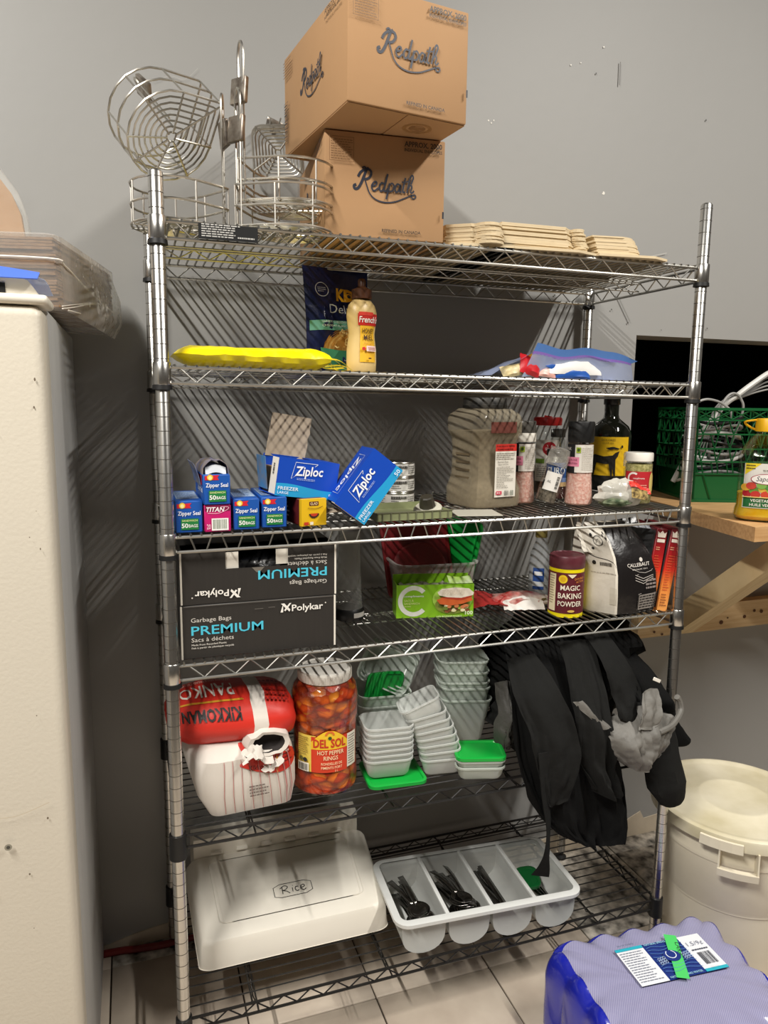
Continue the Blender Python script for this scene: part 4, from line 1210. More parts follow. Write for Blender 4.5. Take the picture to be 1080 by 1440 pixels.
# crumpled bag
t = empty('produce_bag', 'crumpled white plastic bag with red print and dark peppercorns', 'bag', (1.030, .058, Z3 + .001), (0, 0, R(-10)))
def blobmesh(sx, sy, sz, amp, seed, n=20, mth=14, flat=.0):
    mb = MB()
    rs = []
    for j in range(mth + 1):
        a = -PI / 2 + PI * j / mth
        ring = []
        for i in range(n):
            b = 2 * PI * i / n
            d = Vector((math.cos(a) * math.cos(b), math.cos(a) * math.sin(b), math.sin(a)))
            k = 1 + amp * nz(d.x * 2.2 + seed, d.y * 2.2, d.z * 2.2) + amp * .5 * nz(d.x * 6 + seed, d.y * 6, d.z * 6)
            z = d.z * k * sz
            ring.append((d.x * k * sx, d.y * k * sy, max(z, -sz * .82)))
        rs.append(ring)
    mb.rings(rs)
    return mb
o = blobmesh(.056, .034, .034, .35, 3).build('bag_film', clear('white_bag_film', 'e6e2d6', .55, .2, .6, 40), t); o.location = (0, 0, .0285)
o = blobmesh(.036, .030, .014, .2, 9).build('contents', mat('green_herbs', '2f4224', .7, var=.8, vscale=60, col2='9aa080'), t); o.location = (-.012, -.008, .0128)
mb = MB().sheet(lambda u, v: (.010 + .052 * u, -.036 + .012 * v + .006 * nz(u * 5, v * 3), .050 - .016 * u + .012 * v + .004 * math.sin(u * 6)), 10, 4, .001); mb.build('printed_patch', mat('red_print_film', 'd83a30', .35), t)
mb = MB().sheet(lambda u, v: (.012 + .04 * u, -.040 + .004 * v, .026 + .022 * v - .008 * u + .002 * nz(u * 8, v * 8)), 8, 4, .001); mb.build('printed_patch', mat('peppercorn_print', '4a3a20', .5, var=1.0, vscale=130, col2='c9ac6a'), t)

for o in COL.objects:                      # the third shelf rises slightly to the right
    if o.parent is None and o not in BEFORE3: o.location.z += .0068 * o.location.x
# ------------------------------------------------------------------ fourth shelf
M_bk = mat('black_box_card', '2c2926', .5, var=.2, vscale=30, col2='383430', stretch=(6, 1, .4))
def poly_box(label, loc, upside):
    w, d, h = .300, .235, .106
    t = empty('garbage_bag_box', label, 'box', loc, (0, 0, 0), 'black garbage bag boxes on the fourth shelf')
    mb = MB()
    if not upside: mb.rbox((w / 2, d / 2, h / 2), (w, d, h), .0015, 1)
    else:      # open cut-out in the upper front edge
        a, b, c = .083, .205, .066
        mb.box((a / 2, .001, h / 2), (a, .002, h)); mb.box(((b + w) / 2, .001, h / 2), (w - b, .002, h)); mb.box(((a + b) / 2, .001, c / 2), (b - a, .002, c))
        mb.box((w / 2, d - .001, h / 2), (w, .002, h)); mb.box((.001, d / 2, h / 2), (.002, d - .005, h)); mb.box((w - .001, d / 2, h / 2), (.002, d - .005, h)); mb.box((w / 2, d / 2, .001), (w - .005, d - .005, .002))
        mb.box((w / 2, d * .62, h - .001), (w - .005, d * .70, .002))
    mb.build('box_body', M_bk, t)
    for x in (-.0006, w + .0006):
        MB().box((x, .0006, h / 2), (.0034, .0045, h - .002)).build('white_edge', mat('white_card', 'e9e3d6', .6), t)
    pr = Print(plane((0, 0, 0), (1, 0, 0), (0, 0, 1), .0004) if not upside else (lambda f: (lambda u, v, q: f(w - u, h - v, q)))(plane((0, 0, 0), (1, 0, 0), (0, 0, 1), .0004)))
    CY, GW = '4fc3dc', 'd8d3ca'
    pr.text('Garbage Bags', .017, .073, .0088, GW, .076, 0)
    pr.text('PREMIUM', .017, .0475, .0185, CY, .138, .012)
    pr.text('Sacs à déchets', .017, .034, .0088, GW, .080, 0)
    pr.text('Made from Recycled Plastic', .017, .0265, .0038, GW, .066, .01); pr.text('Fait à partir de plastique recyclé', .017, .0205, .0038, GW, .080, .01)
    pr.text('Polykar', .212, .080, .0135, 'f0ece4', .064, .018)
    pr.disc(.281, .092, .0015, .0015, GW, 8)
    pr.poly([(.189, .079), (.1945, .079), (.1945, .0965)] , 'f0ece4'); pr.poly([(.190, .097), (.207, .0795), (.209, .0835), (.197, .097)][::-1], 'f0ece4'); pr.poly([(.196, .083), (.207, .097), (.211, .097), (.199, .081)][::-1], 'f0ece4')
    pr.rect(.004, h - .0015, w - .004, h - .0005, '6b6660') if not upside else None
    if not upside: pr.rect(.138, .0905, .155, .0912, '77726b'); pr.rect(.165, .0915, .178, .0922, '77726b')
    pr.build('print', t)
    if upside:
        MB().box((.095, .004, .082), (.026, .0014, .032)).build('cut_flap', mat('white_card', 'e9e3d6', .6), t)
        MB().box((.193, .004, .084), (.024, .0014, .030)).build('cut_flap', mat('white_card', 'e9e3d6', .6), t)
        mb = blobmesh(.115, .085, .043, .25, 5, 28, 16); o = mb.build('garbage_bags', mat('black_film', '0b0b0c', .3, bump=.8, bscale=30), t); o.location = (.15, .118, .046)
        MB().add([(.133, -.0006, .066), (.158, -.0006, .066), (.148, -.0008, .056), (.142, -.0008, .056)], [(0, 3, 2, 1)]).build('torn_tab', mat('torn_grey_card', '6d675e', .8), t)
    return t
poly_box('lower black garbage bag box standing upright at the left end', (.021, .014, Z4), False)
poly_box('upper black garbage bag box lying upside down with torn hand hole', (.0225, .0155, Z4 + .1072), True)
# clear plastic tumbler
t = empty('blender_cup', 'tall clear plastic cup with black base next to black boxes', 'cup', (.404, .190, Z4 + .0003))
MB().lathe([(.031, .024), (.0315, .026), (.029, .06), (.0265, .120), (.0245, .2), (.0245, .205)], 28).build('cup_body', clear('clear_plastic_cup', 'bfc0bd', .22, .08), t)
MB().lathe([(0, 0), (.034, 0), (.0355, .004), (.0345, .022), (.031, .026), (0, .0265)], 28).build('base', mat('black_plastic', '141414', .5), t)
pr = Print(cyl((0, 0, 0), .0355, -62, .0006), maxu=.012); pr.rect(-.016, .008, .018, .019, 'cfccc6', 8); pr.build('label', t)
# food tub with coloured lids
t = empty('food_tub', 'clear rectangular tub holding upright red and green lids', 'tub', (.648, .283, Z4 + .0003), (0, 0, R(-4)))
def tub_mesh(w, d, h, r, taper, wall=.0012, rim=.006, seg=4):
    """open tapered rounded container with flanged rim"""
    mb = MB()
    def ring(s, z, g=0): return [(x, y, z) for x, y in rrect(w * s + g, d * s + g, r * s + g / 2, seg)]
    rs = [ring(taper * .93, 0), ring(taper, .005), ring(1, h - .006), ring(1, h - .004, rim), ring(1, h, rim), ring(1, h, 0), ring(1, h - .004, -2 * wall), ring(taper, .006, -2 * wall), ring(taper * .9, .002, -2 * wall)]
    mb.rings(rs)
    return mb
TUB = clear('milky_tub', 'dde5dc', .45, .18)
tub_mesh(.205, .13, .105, .03, .90, .0012, .014).build('tub_body', clear('clear_tub', 'cfcdc8', .30, .12), t)
def lid_mesh(w, d, r=.02, th=.008, inset=.014):
    mb = MB()
    def ring(g, z): return [(x, y, z) for x, y in rrect(w + g, d + g, max(.004, r + g / 2), 4)]
    mb.rings([ring(-.004, 0), ring(0, .001), ring(0, th), ring(-.003, th + .001), ring(-inset, th + .001), ring(-inset - .004, th - .002), ring(-inset - .012, th - .002)])
    return mb
def lid(label, loc, rot, w, d, m, group, r=.02, th=.007):
    o = lid_mesh(w, d, r, th).build('container_lid', m); o.location = loc; o.rotation_euler = rot
    return tag(o, label, 'lid', group)
M_rl, M_gl = mat('red_lid_plastic', '7e1c20', .35), mat('green_lid_plastic', '0f8a34', .3)
G = 'coloured lids in the clear tub'
lid('rectangular red lid standing in the clear tub', (.622, .325, Z4 + .122), (R(78), R(-6), R(-8)), .175, .235, M_rl, G)
lid('second rectangular red lid behind the first in the tub', (.636, .342, Z4 + .122), (R(80), R(-8), R(-8)), .175, .230, M_rl, G)
o = MB().lathe([(0, .005), (.060, .005), (.064, .0065), (.068, .007), (.0715, .006), (.0715, 0), (.069, -.001), (.069, .003), (0, .003)], 36).build('container_lid', M_rl); o.location = (.620, .290, Z4 + .076); o.rotation_euler = (R(66), 0, R(-6)); tag(o, 'round red lid in front of the rectangular red lids', 'lid', G)
lid('green lid leaning at the right end of the tub', (.724, .296, Z4 + .106), (R(84), R(8), R(-62)), .10, .20, M_gl, G)
lid('outermost green lid at the tub end', (.7335, .290, Z4 + .106), (R(84), R(8), R(-62)), .10, .20, M_gl, G)
# green sandwich-bag box
t = empty('sandwich_bag_box', 'lime green open box with sandwich picture in front of the tub', 'box', (.506, .150, Z4 + .0003), (0, 0, R(-11.8)))
w, d, h = .182, .062, .078
mb = MB(); mb.box((w / 2, .001, h / 2), (w, .002, h)); mb.box((w / 2, d - .001, h / 2 + .006), (w, .002, h + .012)); mb.box((.001, d / 2, h / 2), (.002, d - .005, h)); mb.box((w - .001, d / 2, h / 2), (.002, d - .005, h)); mb.box((w / 2, d / 2, .001), (w - .005, d - .005, .002))
mb.build('box_body', mat('lime_card', '84bd1c', .4), t)
mb = MB().sheet(lambda u, v: (.01 + .16 * u, .008 + .048 * v, h * .86 + .010 * nz(u * 14, v * 6) + .006 * math.sin(PI * v)), 24, 6, .001); mb.build('bags', mat('waxy_bags', 'b9b9a4', .35, var=.9, vscale=30, col2='4a4232'), t)
mb = MB().sheet(lambda u, v: (.124 + .056 * u, .002 + .030 * v, h + .002 + .012 * v - .004 * math.sin(PI * u) * v), 8, 4, .001); mb.build('torn_lid', mat('torn_lime_card', 'a9cf5a', .5, var=.6, vscale=40, col2='e6e6da'), t)
pr = Print(plane((0, 0, 0), (1, 0, 0), (0, 0, 1), .0003))
pr.ring(.040, .040, .026, .0365, 'e8ebdf', 42, 318, 30, 1.0); pr.text('compliments', .018, .0495, .0052, 'f1f4e6', .046, .008); pr.text('SACS À', .018, .039, .005, 'dfe79a', .022, .006); pr.text('SANDWICH', .018, .032, .005, 'dfe79a', .036, .006); pr.lines(.018, .026, .034, .029, 1, 'dfe79a')
pr.disc(.132, .044, .048, .032, 'a8d352', 24); pr.disc(.132, .030, .042, .022, '8a9a3a', 22)
rnd = random.Random(6)
for q in range(26): pr.disc(.132 + rnd.uniform(-.038, .038), .024 + rnd.uniform(-.010, .012), rnd.uniform(.004, .008), rnd.uniform(.003, .005), rnd.choice(['9fb84a', 'd7d48a', '6f7f2f', 'c9794a', 'e9e0b4', '7b4a2c']), 8)
pr.poly([(.092, .044), (.10, .034), (.125, .030), (.155, .034), (.178, .042), (.172, .052), (.14, .044), (.11, .050)], 'd0622c'); pr.poly([(.094, .05), (.12, .046), (.150, .042), (.176, .050), (.176, .056), (.14, .050)], 'b23c22')
pr.poly([(.094, .062), (.104, .070), (.135, .073), (.168, .070), (.180, .060), (.178, .054), (.150, .048), (.118, .050), (.098, .055)], 'eadfcd'); pr.lines(.105, .054, .165, .068, 4, 'd5c4a8', .3, 8)
pr.text('100', .178, .008, .009, 'eef3d8', .018, .015, 0, 'R'); pr.text('100% BIODEGRADABLE', .092, .003, .004, 'e7edc4', .06)
pr.build('print', t)
# red and white bag
t = empty('snack_bag', 'flat red and white plastic bag lying before the clear bottle', 'bag', (.800, .160, Z4 + .0006), (0, 0, R(-14)))
o = blobmesh(.075, .038, .020, .3, 12, 24, 12).build('bag_body', mat('red_white_film', 'b8241f', .35, var=1.0, vscale=22, col2='d9cfc4', bump=.5, bscale=40), t); o.location = (.03, 0, .0165)
mb = MB().sheet(lambda u, v: (-.11 + .10 * u, -.045 + .10 * v + .008 * nz(u * 4, v * 4), .006 + .014 * math.sin(2.4 * u + v) + .010 * v + .004 * nz(u * 7, v * 7)), 10, 8, .001); mb.build('red_flap', mat('red_mesh_film', '9c2222', .5, var=.4, vscale=90, col2='c9433a'), t)
mb = MB().sheet(lambda u, v: (-.02 + .10 * u, -.048 + .02 * v, .006 + .016 * v + .012 * math.sin(PI * u) * v + .004 * nz(u * 9, v * 3)), 12, 4, .001); mb.build('white_edge', mat('white_film', 'e2dcd4', .35), t)
# clear bottle
t = empty('clear_bottle', 'empty clear squeeze bottle with yellowish cap behind the baking powder', 'bottle', (.917, .208, Z4 + .0003))
MB().lathe([(0, .001), (.024, .001), (.027, .005), (.0275, .03), (.0275, .10), (.025, .118), (.017, .140), (.0135, .150), (.0135, .165)], 28).build('bottle_body', clear('hazy_bottle', 'c6c9cc', .5, .12), t)
MB().lathe([(.0142, .160), (.015, .161), (.015, .178), (.013, .180), (0, .180)], 20).build('cap', mat('khaki_cap', '8f8347', .5), t)
pr = Print(cyl((0, 0, 0), .0275, -125, .0006), maxu=.012); pr.rect(-.016, .03, .012, .085, '2c4f94', 8); pr.rect(-.016, .038, .012, .05, 'd9dde3', 8); pr.rect(-.012, .066, .008, .076, 'e8eaee', 5); pr.build('label', t)
# baking powder tin
t = empty('baking_powder_tin', 'maroon and yellow round baking powder tin at the shelf front', 'tin', (.906, .072, Z4 + .0003))
MB().lathe([(0, .0005), (.038, .0005), (.0405, 0), (.0405, .118), (.0395, .119)], 36).build('tin_body', mat('yellow_tin', 'ecd90f', .35), t)
MB().lathe([(.0412, .1155), (.0418, .1165), (.0418, .141), (.040, .1445), (.037, .1455), (.035, .1435), (0, .1435)], 36).build('tin_lid', mat('maroon_lid', '58222b', .4, var=.3, vscale=60, col2='7d4a50'), t)
pr = Print(cyl((0, 0, 0), .0405, -126 + 12, .0005), maxu=.012); pr.rect(-.066, .010, .066, .107, '5c1420', 34); pr.rect(-.052, .014, -.031, .103, 'e6d9b4', 6); pr.lines(-.050, .030, -.033, .100, 12, '8b7b5a', .35, 3)
pr.disc(-.014, .092, .010, .010, 'eac81a', 20); pr.disc(-.014, .092, .006, .006, 'd9a911', 14); pr.text('MAGIC', .004, .066, .0125, 'f0e6d2', .046, .012, 0, 'C', 0); pr.text('BAKING', .004, .0465, .0135, 'f0e6d2', .056, .014, 0, 'C'); pr.text('POWDER', .004, .028, .0125, 'f0e6d2', .056, .014, 0, 'C')
pr.poly([(-.004, .104), (.016, .104), (.010, .098), (.006, .095), (.002, .098)], 'e6d8bc'); pr.text('DOUBLE', .024, .092, .005, 'd0863a', .024, .01, 0, 'C', 8); pr.text('ACTION', .025, .085, .005, 'd0863a', .02, .01, 0, 'C', 8); pr.disc(.006, .017, .008, .003, 'd9b45a', 14)
pr.build('label', t)
# chocolate bag: gusseted, two printed faces meeting at an edge
t = empty('chocolate_bag', 'folded black and white chocolate bag leaning at the shelf corner', 'bag', (1.035, .058, Z4 + .0006), (0, R(-1.5), R(-9)))
def bagring(z, wx, dy, skew=0.0, x0=0, y0=0, sd=0):
    base = [(-.5, .55), (-.42, .0), (-.16, -.50), (-.06, -.52), (.2, -.46), (.5, -.32), (.56, .0), (.5, .5), (.05, .62)]
    P = []
    for i in range(len(base)):
        a, b = base[i], base[(i + 1) % len(base)]
        for q in range(3):
            f = q / 3
            P.append((a[0] + (b[0] - a[0]) * f, a[1] + (b[1] - a[1]) * f))
    return [(x0 + px_ * wx + .004 * nz(px_ * 5 + sd, py_ * 5, z * 25), y0 + py_ * dy + .004 * nz(px_ * 5, py_ * 5 + sd, z * 25), z) for px_, py_ in P]
mb = MB()
RS = [bagring(0, .150, .09), bagring(.006, .168, .108), bagring(.05, .176, .116), bagring(.10, .172, .112, y0=.002), bagring(.14, .160, .100, x0=-.004, y0=.006), bagring(.175, .140, .080, x0=-.012, y0=.014), bagring(.200, .120, .05, x0=-.02, y0=.022), bagring(.2145, .112, .016, x0=-.028, y0=.03)]
n = len(RS[0])
mb.rings(RS)
# faces: left (white) from ring index ~0..7, right black
wm = []
k0 = len(RS) - 1
for k in range(k0):
    for i in range(n): wm.append(0 if (i < 7 or i >= 25) else 1)
mb.m = wm + [1, 0]
mb.build('bag_body', [mat('white_bag_foil', 'ddd6c8', .35, bump=.5, bscale=30, var=.2, col2='b8b0a2'), mat('black_bag_foil', '1b1818', .3, bump=.6, bscale=30)], t)
def bface(i0, i1):
    """map u across ring points i0..i1 and v up the bag"""
    def f(u, v, h):
        z = v
        ks = [r[0][2] for r in RS]
        k = 0
        while k < len(ks) - 2 and ks[k + 1] < z: k += 1
        tz = (z - ks[k]) / (ks[k + 1] - ks[k])
        pos = i0 + (i1 - i0) * min(max(u, 0), 1)
        i = int(pos); fi = pos - i
        def P(r): return Vector(r[i % n]).lerp(Vector(r[(i + 1) % n]), fi)
        p = P(RS[k]).lerp(P(RS[k + 1]), tz)
        return p + Vector((-.12, -1, .12)).normalized() * (h + .0012)
    return f
pr = Print(bface(2.6, 6.6)); BKI = '1d1a19'
pr.stroke([(.0, .150), (.35, .138), (.75, .132), (1.0, .118)], .0016, BKI, 4); pr.disc(.3, .125, .055, .005, BKI, 14); pr.lines(.45, .118, .8, .128, 1, '5d574f', .8, 3); pr.lines(.2, .10, .9, .104, 1, 'b1a99c', .6, 4)
pr.rect(.70, .03, .9, .07, 'c9c2b2', 3, 3); pr.ring(.5, .176, .010, .0115, BKI, k=14); pr.stroke([(.42, .17), (.5, .18), (.56, .172)], .0015, BKI, 3); pr.disc(.28, .188, .06, .004, BKI, 8); pr.disc(.3, .158, .05, .003, BKI, 6)
for q, (a, b) in enumerate(((.72, .188), (.80, .182), (.88, .176), (.78, .194))): pr.disc(a, b, .03, .0035, BKI, 7)
pr.build('print', t)
pr = Print(bface(9.5, 17.5)); LT = 'd6cfc6'
pr.text('CALLEBAUT', .34, .117, .0085, LT, .52, .012, 0, 'C'); pr.text('BELGIUM 1911', .35, .109, .0035, LT, .34, .0, 0, 'C'); pr.disc(.42, .132, .035, .005, LT, 12); pr.stroke([(.12, .116), (.45, .101), (.85, .116)], .0007, LT, 3)
for q in range(3): pr.stroke([(.22, .098 - .006 * q), (.40, .088 - .006 * q), (.62, .094 - .004 * q)], .0012, LT)
pr.lines(.45, .060, .9, .086, 3, '8e8480', .55, 5, .2); pr.stroke([(.25, .098), (.90, .100), (.95, .055), (.62, .052)], .0008, LT)
pr.rect(.30, .014, .88, .050, '8f8881', 4, 4); pr.lines(.32, .016, .86, .048, 5, '2a2624', .5, 7, .2); pr.stroke([(.28, .012), (.28, .052), (.9, .054)], .0008, LT)
pr.build('print', t)
mb = MB().sheet(lambda u, v: (-.085 + .10 * u + .006 * nz(u * 4, v * 4), .028 + .012 * v - .035 * (1 - v) * (1 - v), .150 + .058 * v + .004 * nz(u * 6, v * 6) - .02 * u * (1 - v)), 12, 8, .0015)
mb.build('folded_flap', mat('white_bag_foil', 'ddd6c8', .35, bump=.5, bscale=30, var=.2, col2='b8b0a2'), t)
mb = MB().sheet(lambda u, v: (-.02 + .085 * u, .026 - .004 * u + .010 * v, .2005 + .012 * v + .010 * u + .003 * nz(u * 8, v * 3)), 10, 3, .0015); mb.build('top_fold', mat('black_bag_foil', '1b1818', .3, bump=.6, bscale=30), t)
mb = MB().sheet(lambda u, v: (.015 + .09 * u, .012 + .012 * v, .206 - .012 * u + .006 * v + .003 * nz(u * 9, v * 5)), 8, 2, .0012); mb.build('bag_tie', mat('crumpled_foil', 'a9adb4', .25, .3), t)
# two slim red-orange boxes
def grad_mat():
    m = bpy.data.materials.new('red_orange_card'); m.use_nodes = True; nt = m.node_tree; b = nt.nodes['Principled BSDF']
    tc = nt.nodes.new('ShaderNodeTexCoord'); sp = nt.nodes.new('ShaderNodeSeparateXYZ'); cr = nt.nodes.new('ShaderNodeValToRGB'); mr = nt.nodes.new('ShaderNodeMapRange')
    mr.inputs['From Max'].default_value = .205
    nt.links.new(tc.outputs['Object'], sp.inputs[0]); nt.links.new(sp.outputs['Z'], mr.inputs['Value']); nt.links.new(mr.outputs['Result'], cr.inputs['Fac']); nt.links.new(cr.outputs['Color'], b.inputs['Base Color'])
    e = cr.color_ramp.elements
    e[0].position, e[0].color = 0, (*lin('f0a456'), 1); e[1].position, e[1].color = 1, (*lin('5e1018'), 1)
    for p, c in ((.30, 'ea8a3c'), (.5, 'd9331f'), (.68, 'a5161b')):
        q = e.new(p); q.color = (*lin(c), 1)
    b.inputs['Roughness'].default_value = .4
    return m
M_gr = grad_mat()
for k, (loc, ry, lab) in enumerate((((1.098, .030, Z4 + .0025), 6.5, 'slim red and orange carton against the chocolate bag'), ((1.1265, .018, Z4 + .003), 7.5, 'slim red and orange carton next to the rack post'))):
    t = empty('slim_carton', lab, 'box', loc, (0, R(ry), R(-14)), 'slim red and orange cartons on the fourth shelf')
    MB().rbox((.0135, .075, .1015), (.027, .15, .203), .0015, 1).build('box_body', M_gr, t)
    MB().box((-.0006, .076, .1015), (.0012, .142, .19)).build('cover_panel', mat('grey_black_panel', '4a4a4b', .45, var=.6, vscale=60, col2='2a2a2b'), t)
    pr = Print(plane((0, 0, 0), (1, 0, 0), (0, 0, 1), .0004)); pr.poly([(.004, .182), (.023, .182), (.0245, .196), (.019, .192), (.0135, .1985), (.008, .192), (.0025, .196)], 'eadfd0'); pr.rect(.004, .170, .023, .178, 'eadfd0'); pr.lines(.004, .150, .014, .160, 2, 'd99a78'); pr.lines(.004, .05, .022, .140, 14, 'c4502c', .35, k + 2, .5); pr.lines(.004, .012, .022, .045, 5, '8c4a24', .35, k + 5, .4)
    pr.build('print', t)
# ------------------------------------------------------------------ fifth shelf
# breadcrumb bag: plump body with the top rolled over to the front
M_pk = mat('white_woven_paper', 'ded6cc', .6, bump=.25, bscale=25, var=.25, col2='c3b9ad')
M_pr = mat('panko_red', 'cf2f22', .45, bump=.3, bscale=25, var=.2, vscale=6, col2='b02318')
t = empty('breadcrumb_bag', 'rolled-down white and red breadcrumb bag at the left end', 'bag', (.140, .135, Z5 + .0006), (0, 0, R(4)))
def body_ring(z, w, d, r, x0=0, y0=0, amp=.006):
    return [(x + x0 + amp * nz(x * 18, z * 20, 1), y + y0 + amp * nz(y * 18, z * 20, 5), z) for x, y in rrect(w, d, r, 6)]
BR = [body_ring(0, .160, .18, .02, .008, 0, .002), body_ring(.005, .176, .20, .025, .006), body_ring(.045, .205, .225, .04, .0), body_ring(.09, .216, .232, .05, -.006), body_ring(.125, .214, .224, .05, -.006, .002), body_ring(.150, .195, .19, .05, -.006, .01), body_ring(.162, .14, .13, .05, -.006, .02)]
mb = MB(); mb.rings(BR); mb.build('bag_body', M_pk, t)
def bodymap(u, v, h):
    """u: along the front from left (-) to right (+), v: height; on the loft"""
    zs_ = [r[0][2] for r in BR]; k = 0
    while k < len(zs_) - 2 and zs_[k + 1] < v: k += 1
    tz = min(1, max(0, (v - zs_[k]) / (zs_[k + 1] - zs_[k])))
    n = len(BR[0])
    # ring starts at right-front corner; front edge runs from the last point back to index 0
    # param u in -1..1 over front edge plus right corner and side
    def P(r, u):
        # u 0..1 runs along the front edge, 1..2 round the right corner and side
        if u <= 1: return Vector(r[n - 1]).lerp(Vector(r[0]), max(0, u))
        f = (u - 1) * 8; i = min(int(f), 8); return Vector(r[i]).lerp(Vector(r[i + 1]), f - i)
    p = P(BR[k], u).lerp(P(BR[k + 1], u), tz)
    return p + Vector((p.x - 0, p.y - 0, 0)).normalized() * (h + .0016)
# thin red stripes down the front
pr = Print(bodymap)
for q in range(9):
    u = .06 + .15 * q
    w_ = .010 if u < 1 else .03
    pr.put([(u, .008), (u + w_, .008), (u + .01, .05), (u + .01 + w_, .05), (u + .02, .10), (u + .02 + w_, .10), (u + .02, .125), (u + .02 + w_, .125)], [(0, 1, 3, 2), (2, 3, 5, 4), (4, 5, 7, 6)], 'b8706c')
pr.lines(.48, .040, .80, .068, 4, '6d5f58', .4, 5)
pr.build('stripes', t)
mb = Print(bodymap, maxu=.08)
pts = [(.36 + .14 * i, .118 - .034 * math.sin(PI * (i + .8) / 11.5)) for i in range(10)]
mb.poly(pts + [(1.62, .150), (.36, .150)], M_pr)
mb.text('Kikkoman', .52, .098, .011, '3a1410', .42, .01); mb.lines(1.0, .100, 1.45, .130, 4, '6e1a14', .35, 3)
mb.stroke([(.98, .088), (1.12, .140)], .02, 'e0a030')
mb.build('print', t)
# rolled top: the slack upper half lying over the body from left to right
rs = []
N_ = 24
XS = [-.150, -.146, -.135, -.11, -.08, -.05, -.02, .01, .04, .065, .085, .098, .106, .108]
KS = [.15, .45, .72, .90, .98, 1, 1, 1, .99, .96, .90, .78, .55, .2]
for i, (x, k) in enumerate(zip(XS, KS)):
    f = i / (len(XS) - 1)
    yc, zc = .006 - .026 * f, .192 - .014 * f * f
    rs.append([Vector((x + .006 * nz(q * .6, f * 4), yc + .098 * k * math.cos(2 * PI * q / N_) * (1 + .05 * nz(q * .5, f * 5)), max(.128, zc + .060 * k * math.sin(2 * PI * q / N_) * (1 + .10 * nz(q * .6, f * 6, 3))))) for q in range(N_)])
mb = MB()
mb.rings(rs, 0, True, True, True)
ms = []
for k in range(len(rs) - 1):
    f = (XS[k] + XS[k + 1]) / 2
    for q in range(N_):
        ms.append(1 if (f < .000 or f > .030) else 0)
mb.m = ms + [1, 1]
roll = mb.build('rolled_top', [M_pk, M_pr], t)
# open mouth facing the front: inner shade coloured dark, with a crumpled lip
mb = MB()
def mouth(s, y, jag): return [(.036 + (.034 + jag * nz(q * .9, 2)) * s * math.cos(2 * PI * q / 20), y + .006 * nz(q * .7, 5) * jag * 60, .152 + (.020 + jag * nz(q * .8, 7)) * s * math.sin(2 * PI * q / 20)) for q in range(20)]
mb.rings([mouth(1.45, -.092, .004), mouth(1.30, -.122, .006), mouth(1.0, -.120, .006), mouth(.8, -.104, .004), mouth(.3, -.100, .002)], 0, True, False, True)
mb.m = [0] * 40 + [1] * 41
mb.build('bag_mouth', [M_pk, mat('bag_inside_shade', '2a2422', .8)], t)
mb = MB()
for k in range(3):
    mb.sheet(lambda u, v, k=k: (-.020 + .022 * k + .042 * u + .010 * nz(u * 4, v * 4, k), -.134 + .006 * k + .014 * v, .122 + .024 * v - .010 * k * (k == 2) + .010 * math.sin(3 * u + k * 2) + .008 * nz(u * 7, k)), 8, 6, .0015)
mb.build('crumpled_lip', M_pk, t)
def rollmap(u, v, h):
    """u: metres along the roll, v: radians from its crest towards the front"""
    i = 0
    while i < len(XS) - 2 and XS[i + 1] < u: i += 1
    fi = (u - XS[i]) / (XS[i + 1] - XS[i])
    kk = ((PI / 2 - v) / (2 * PI) * N_) % N_ if False else ((PI / 2 + v) / (2 * PI) * N_)
    kk = (N_ / 2 - kk) % N_ if False else kk
    # ring angle 0 is +Y (back); crest at quarter turn; the front lies past it
    k = int(math.floor(kk)); fk = kk - k
    a = rs[i][k % N_].lerp(rs[i][(k + 1) % N_], fk); b = rs[i + 1][k % N_].lerp(rs[i + 1][(k + 1) % N_], fk)
    p = a.lerp(b, fi); cc = sum(rs[i], Vector()) / N_; cc.x = p.x
    return p + (p - cc).normalized() * (h + .0016)
pr = Print(rollmap, .0002, .012)
def lettering(txt, bold, x0_, x1_, v0, v1, col):
    vs, fs, a0, b0, a1, b1 = text2d(txt, bold, 0)
    # reads from the back: upside down for the viewer
    pr.put([(x1_ - (x1_ - x0_) * (x - a0) / (a1 - a0), v1 - (v1 - v0) * (1 - (y - b0) / (b1 - b0)) if False else v0 + (v1 - v0) * (y - b0) / (b1 - b0)) for x, y in vs], fs, col)
def band(u0, u1, v0, v1, col): pr.put([(u0, v0), (u1, v0), (u1, v1), (u0, v1)], [(0, 1, 2, 3)], col)
band(-.14, -.005, .66, .72, 'e0a030'); band(-.008, -.002, -.9, .72, 'e0a030')
lettering('PANKO', .01, -.125, -.018, .02, .52, 'efe6da')
lettering('KIKKOMAN', .03, -.130, -.012, .90, 1.32, '1d1412')
lettering('JAPANESE STYLE BREAD CRUMBS', .0, -.12, -.015, -.30, -.12, 'e9c9b8')
for q in range(5):
    for w_ in range(6):
        a = .038 + .009 * w_; band(a, a + .006, .05 + .17 * q, .12 + .17 * q, '8e1c16')
pr.build('print', roll)
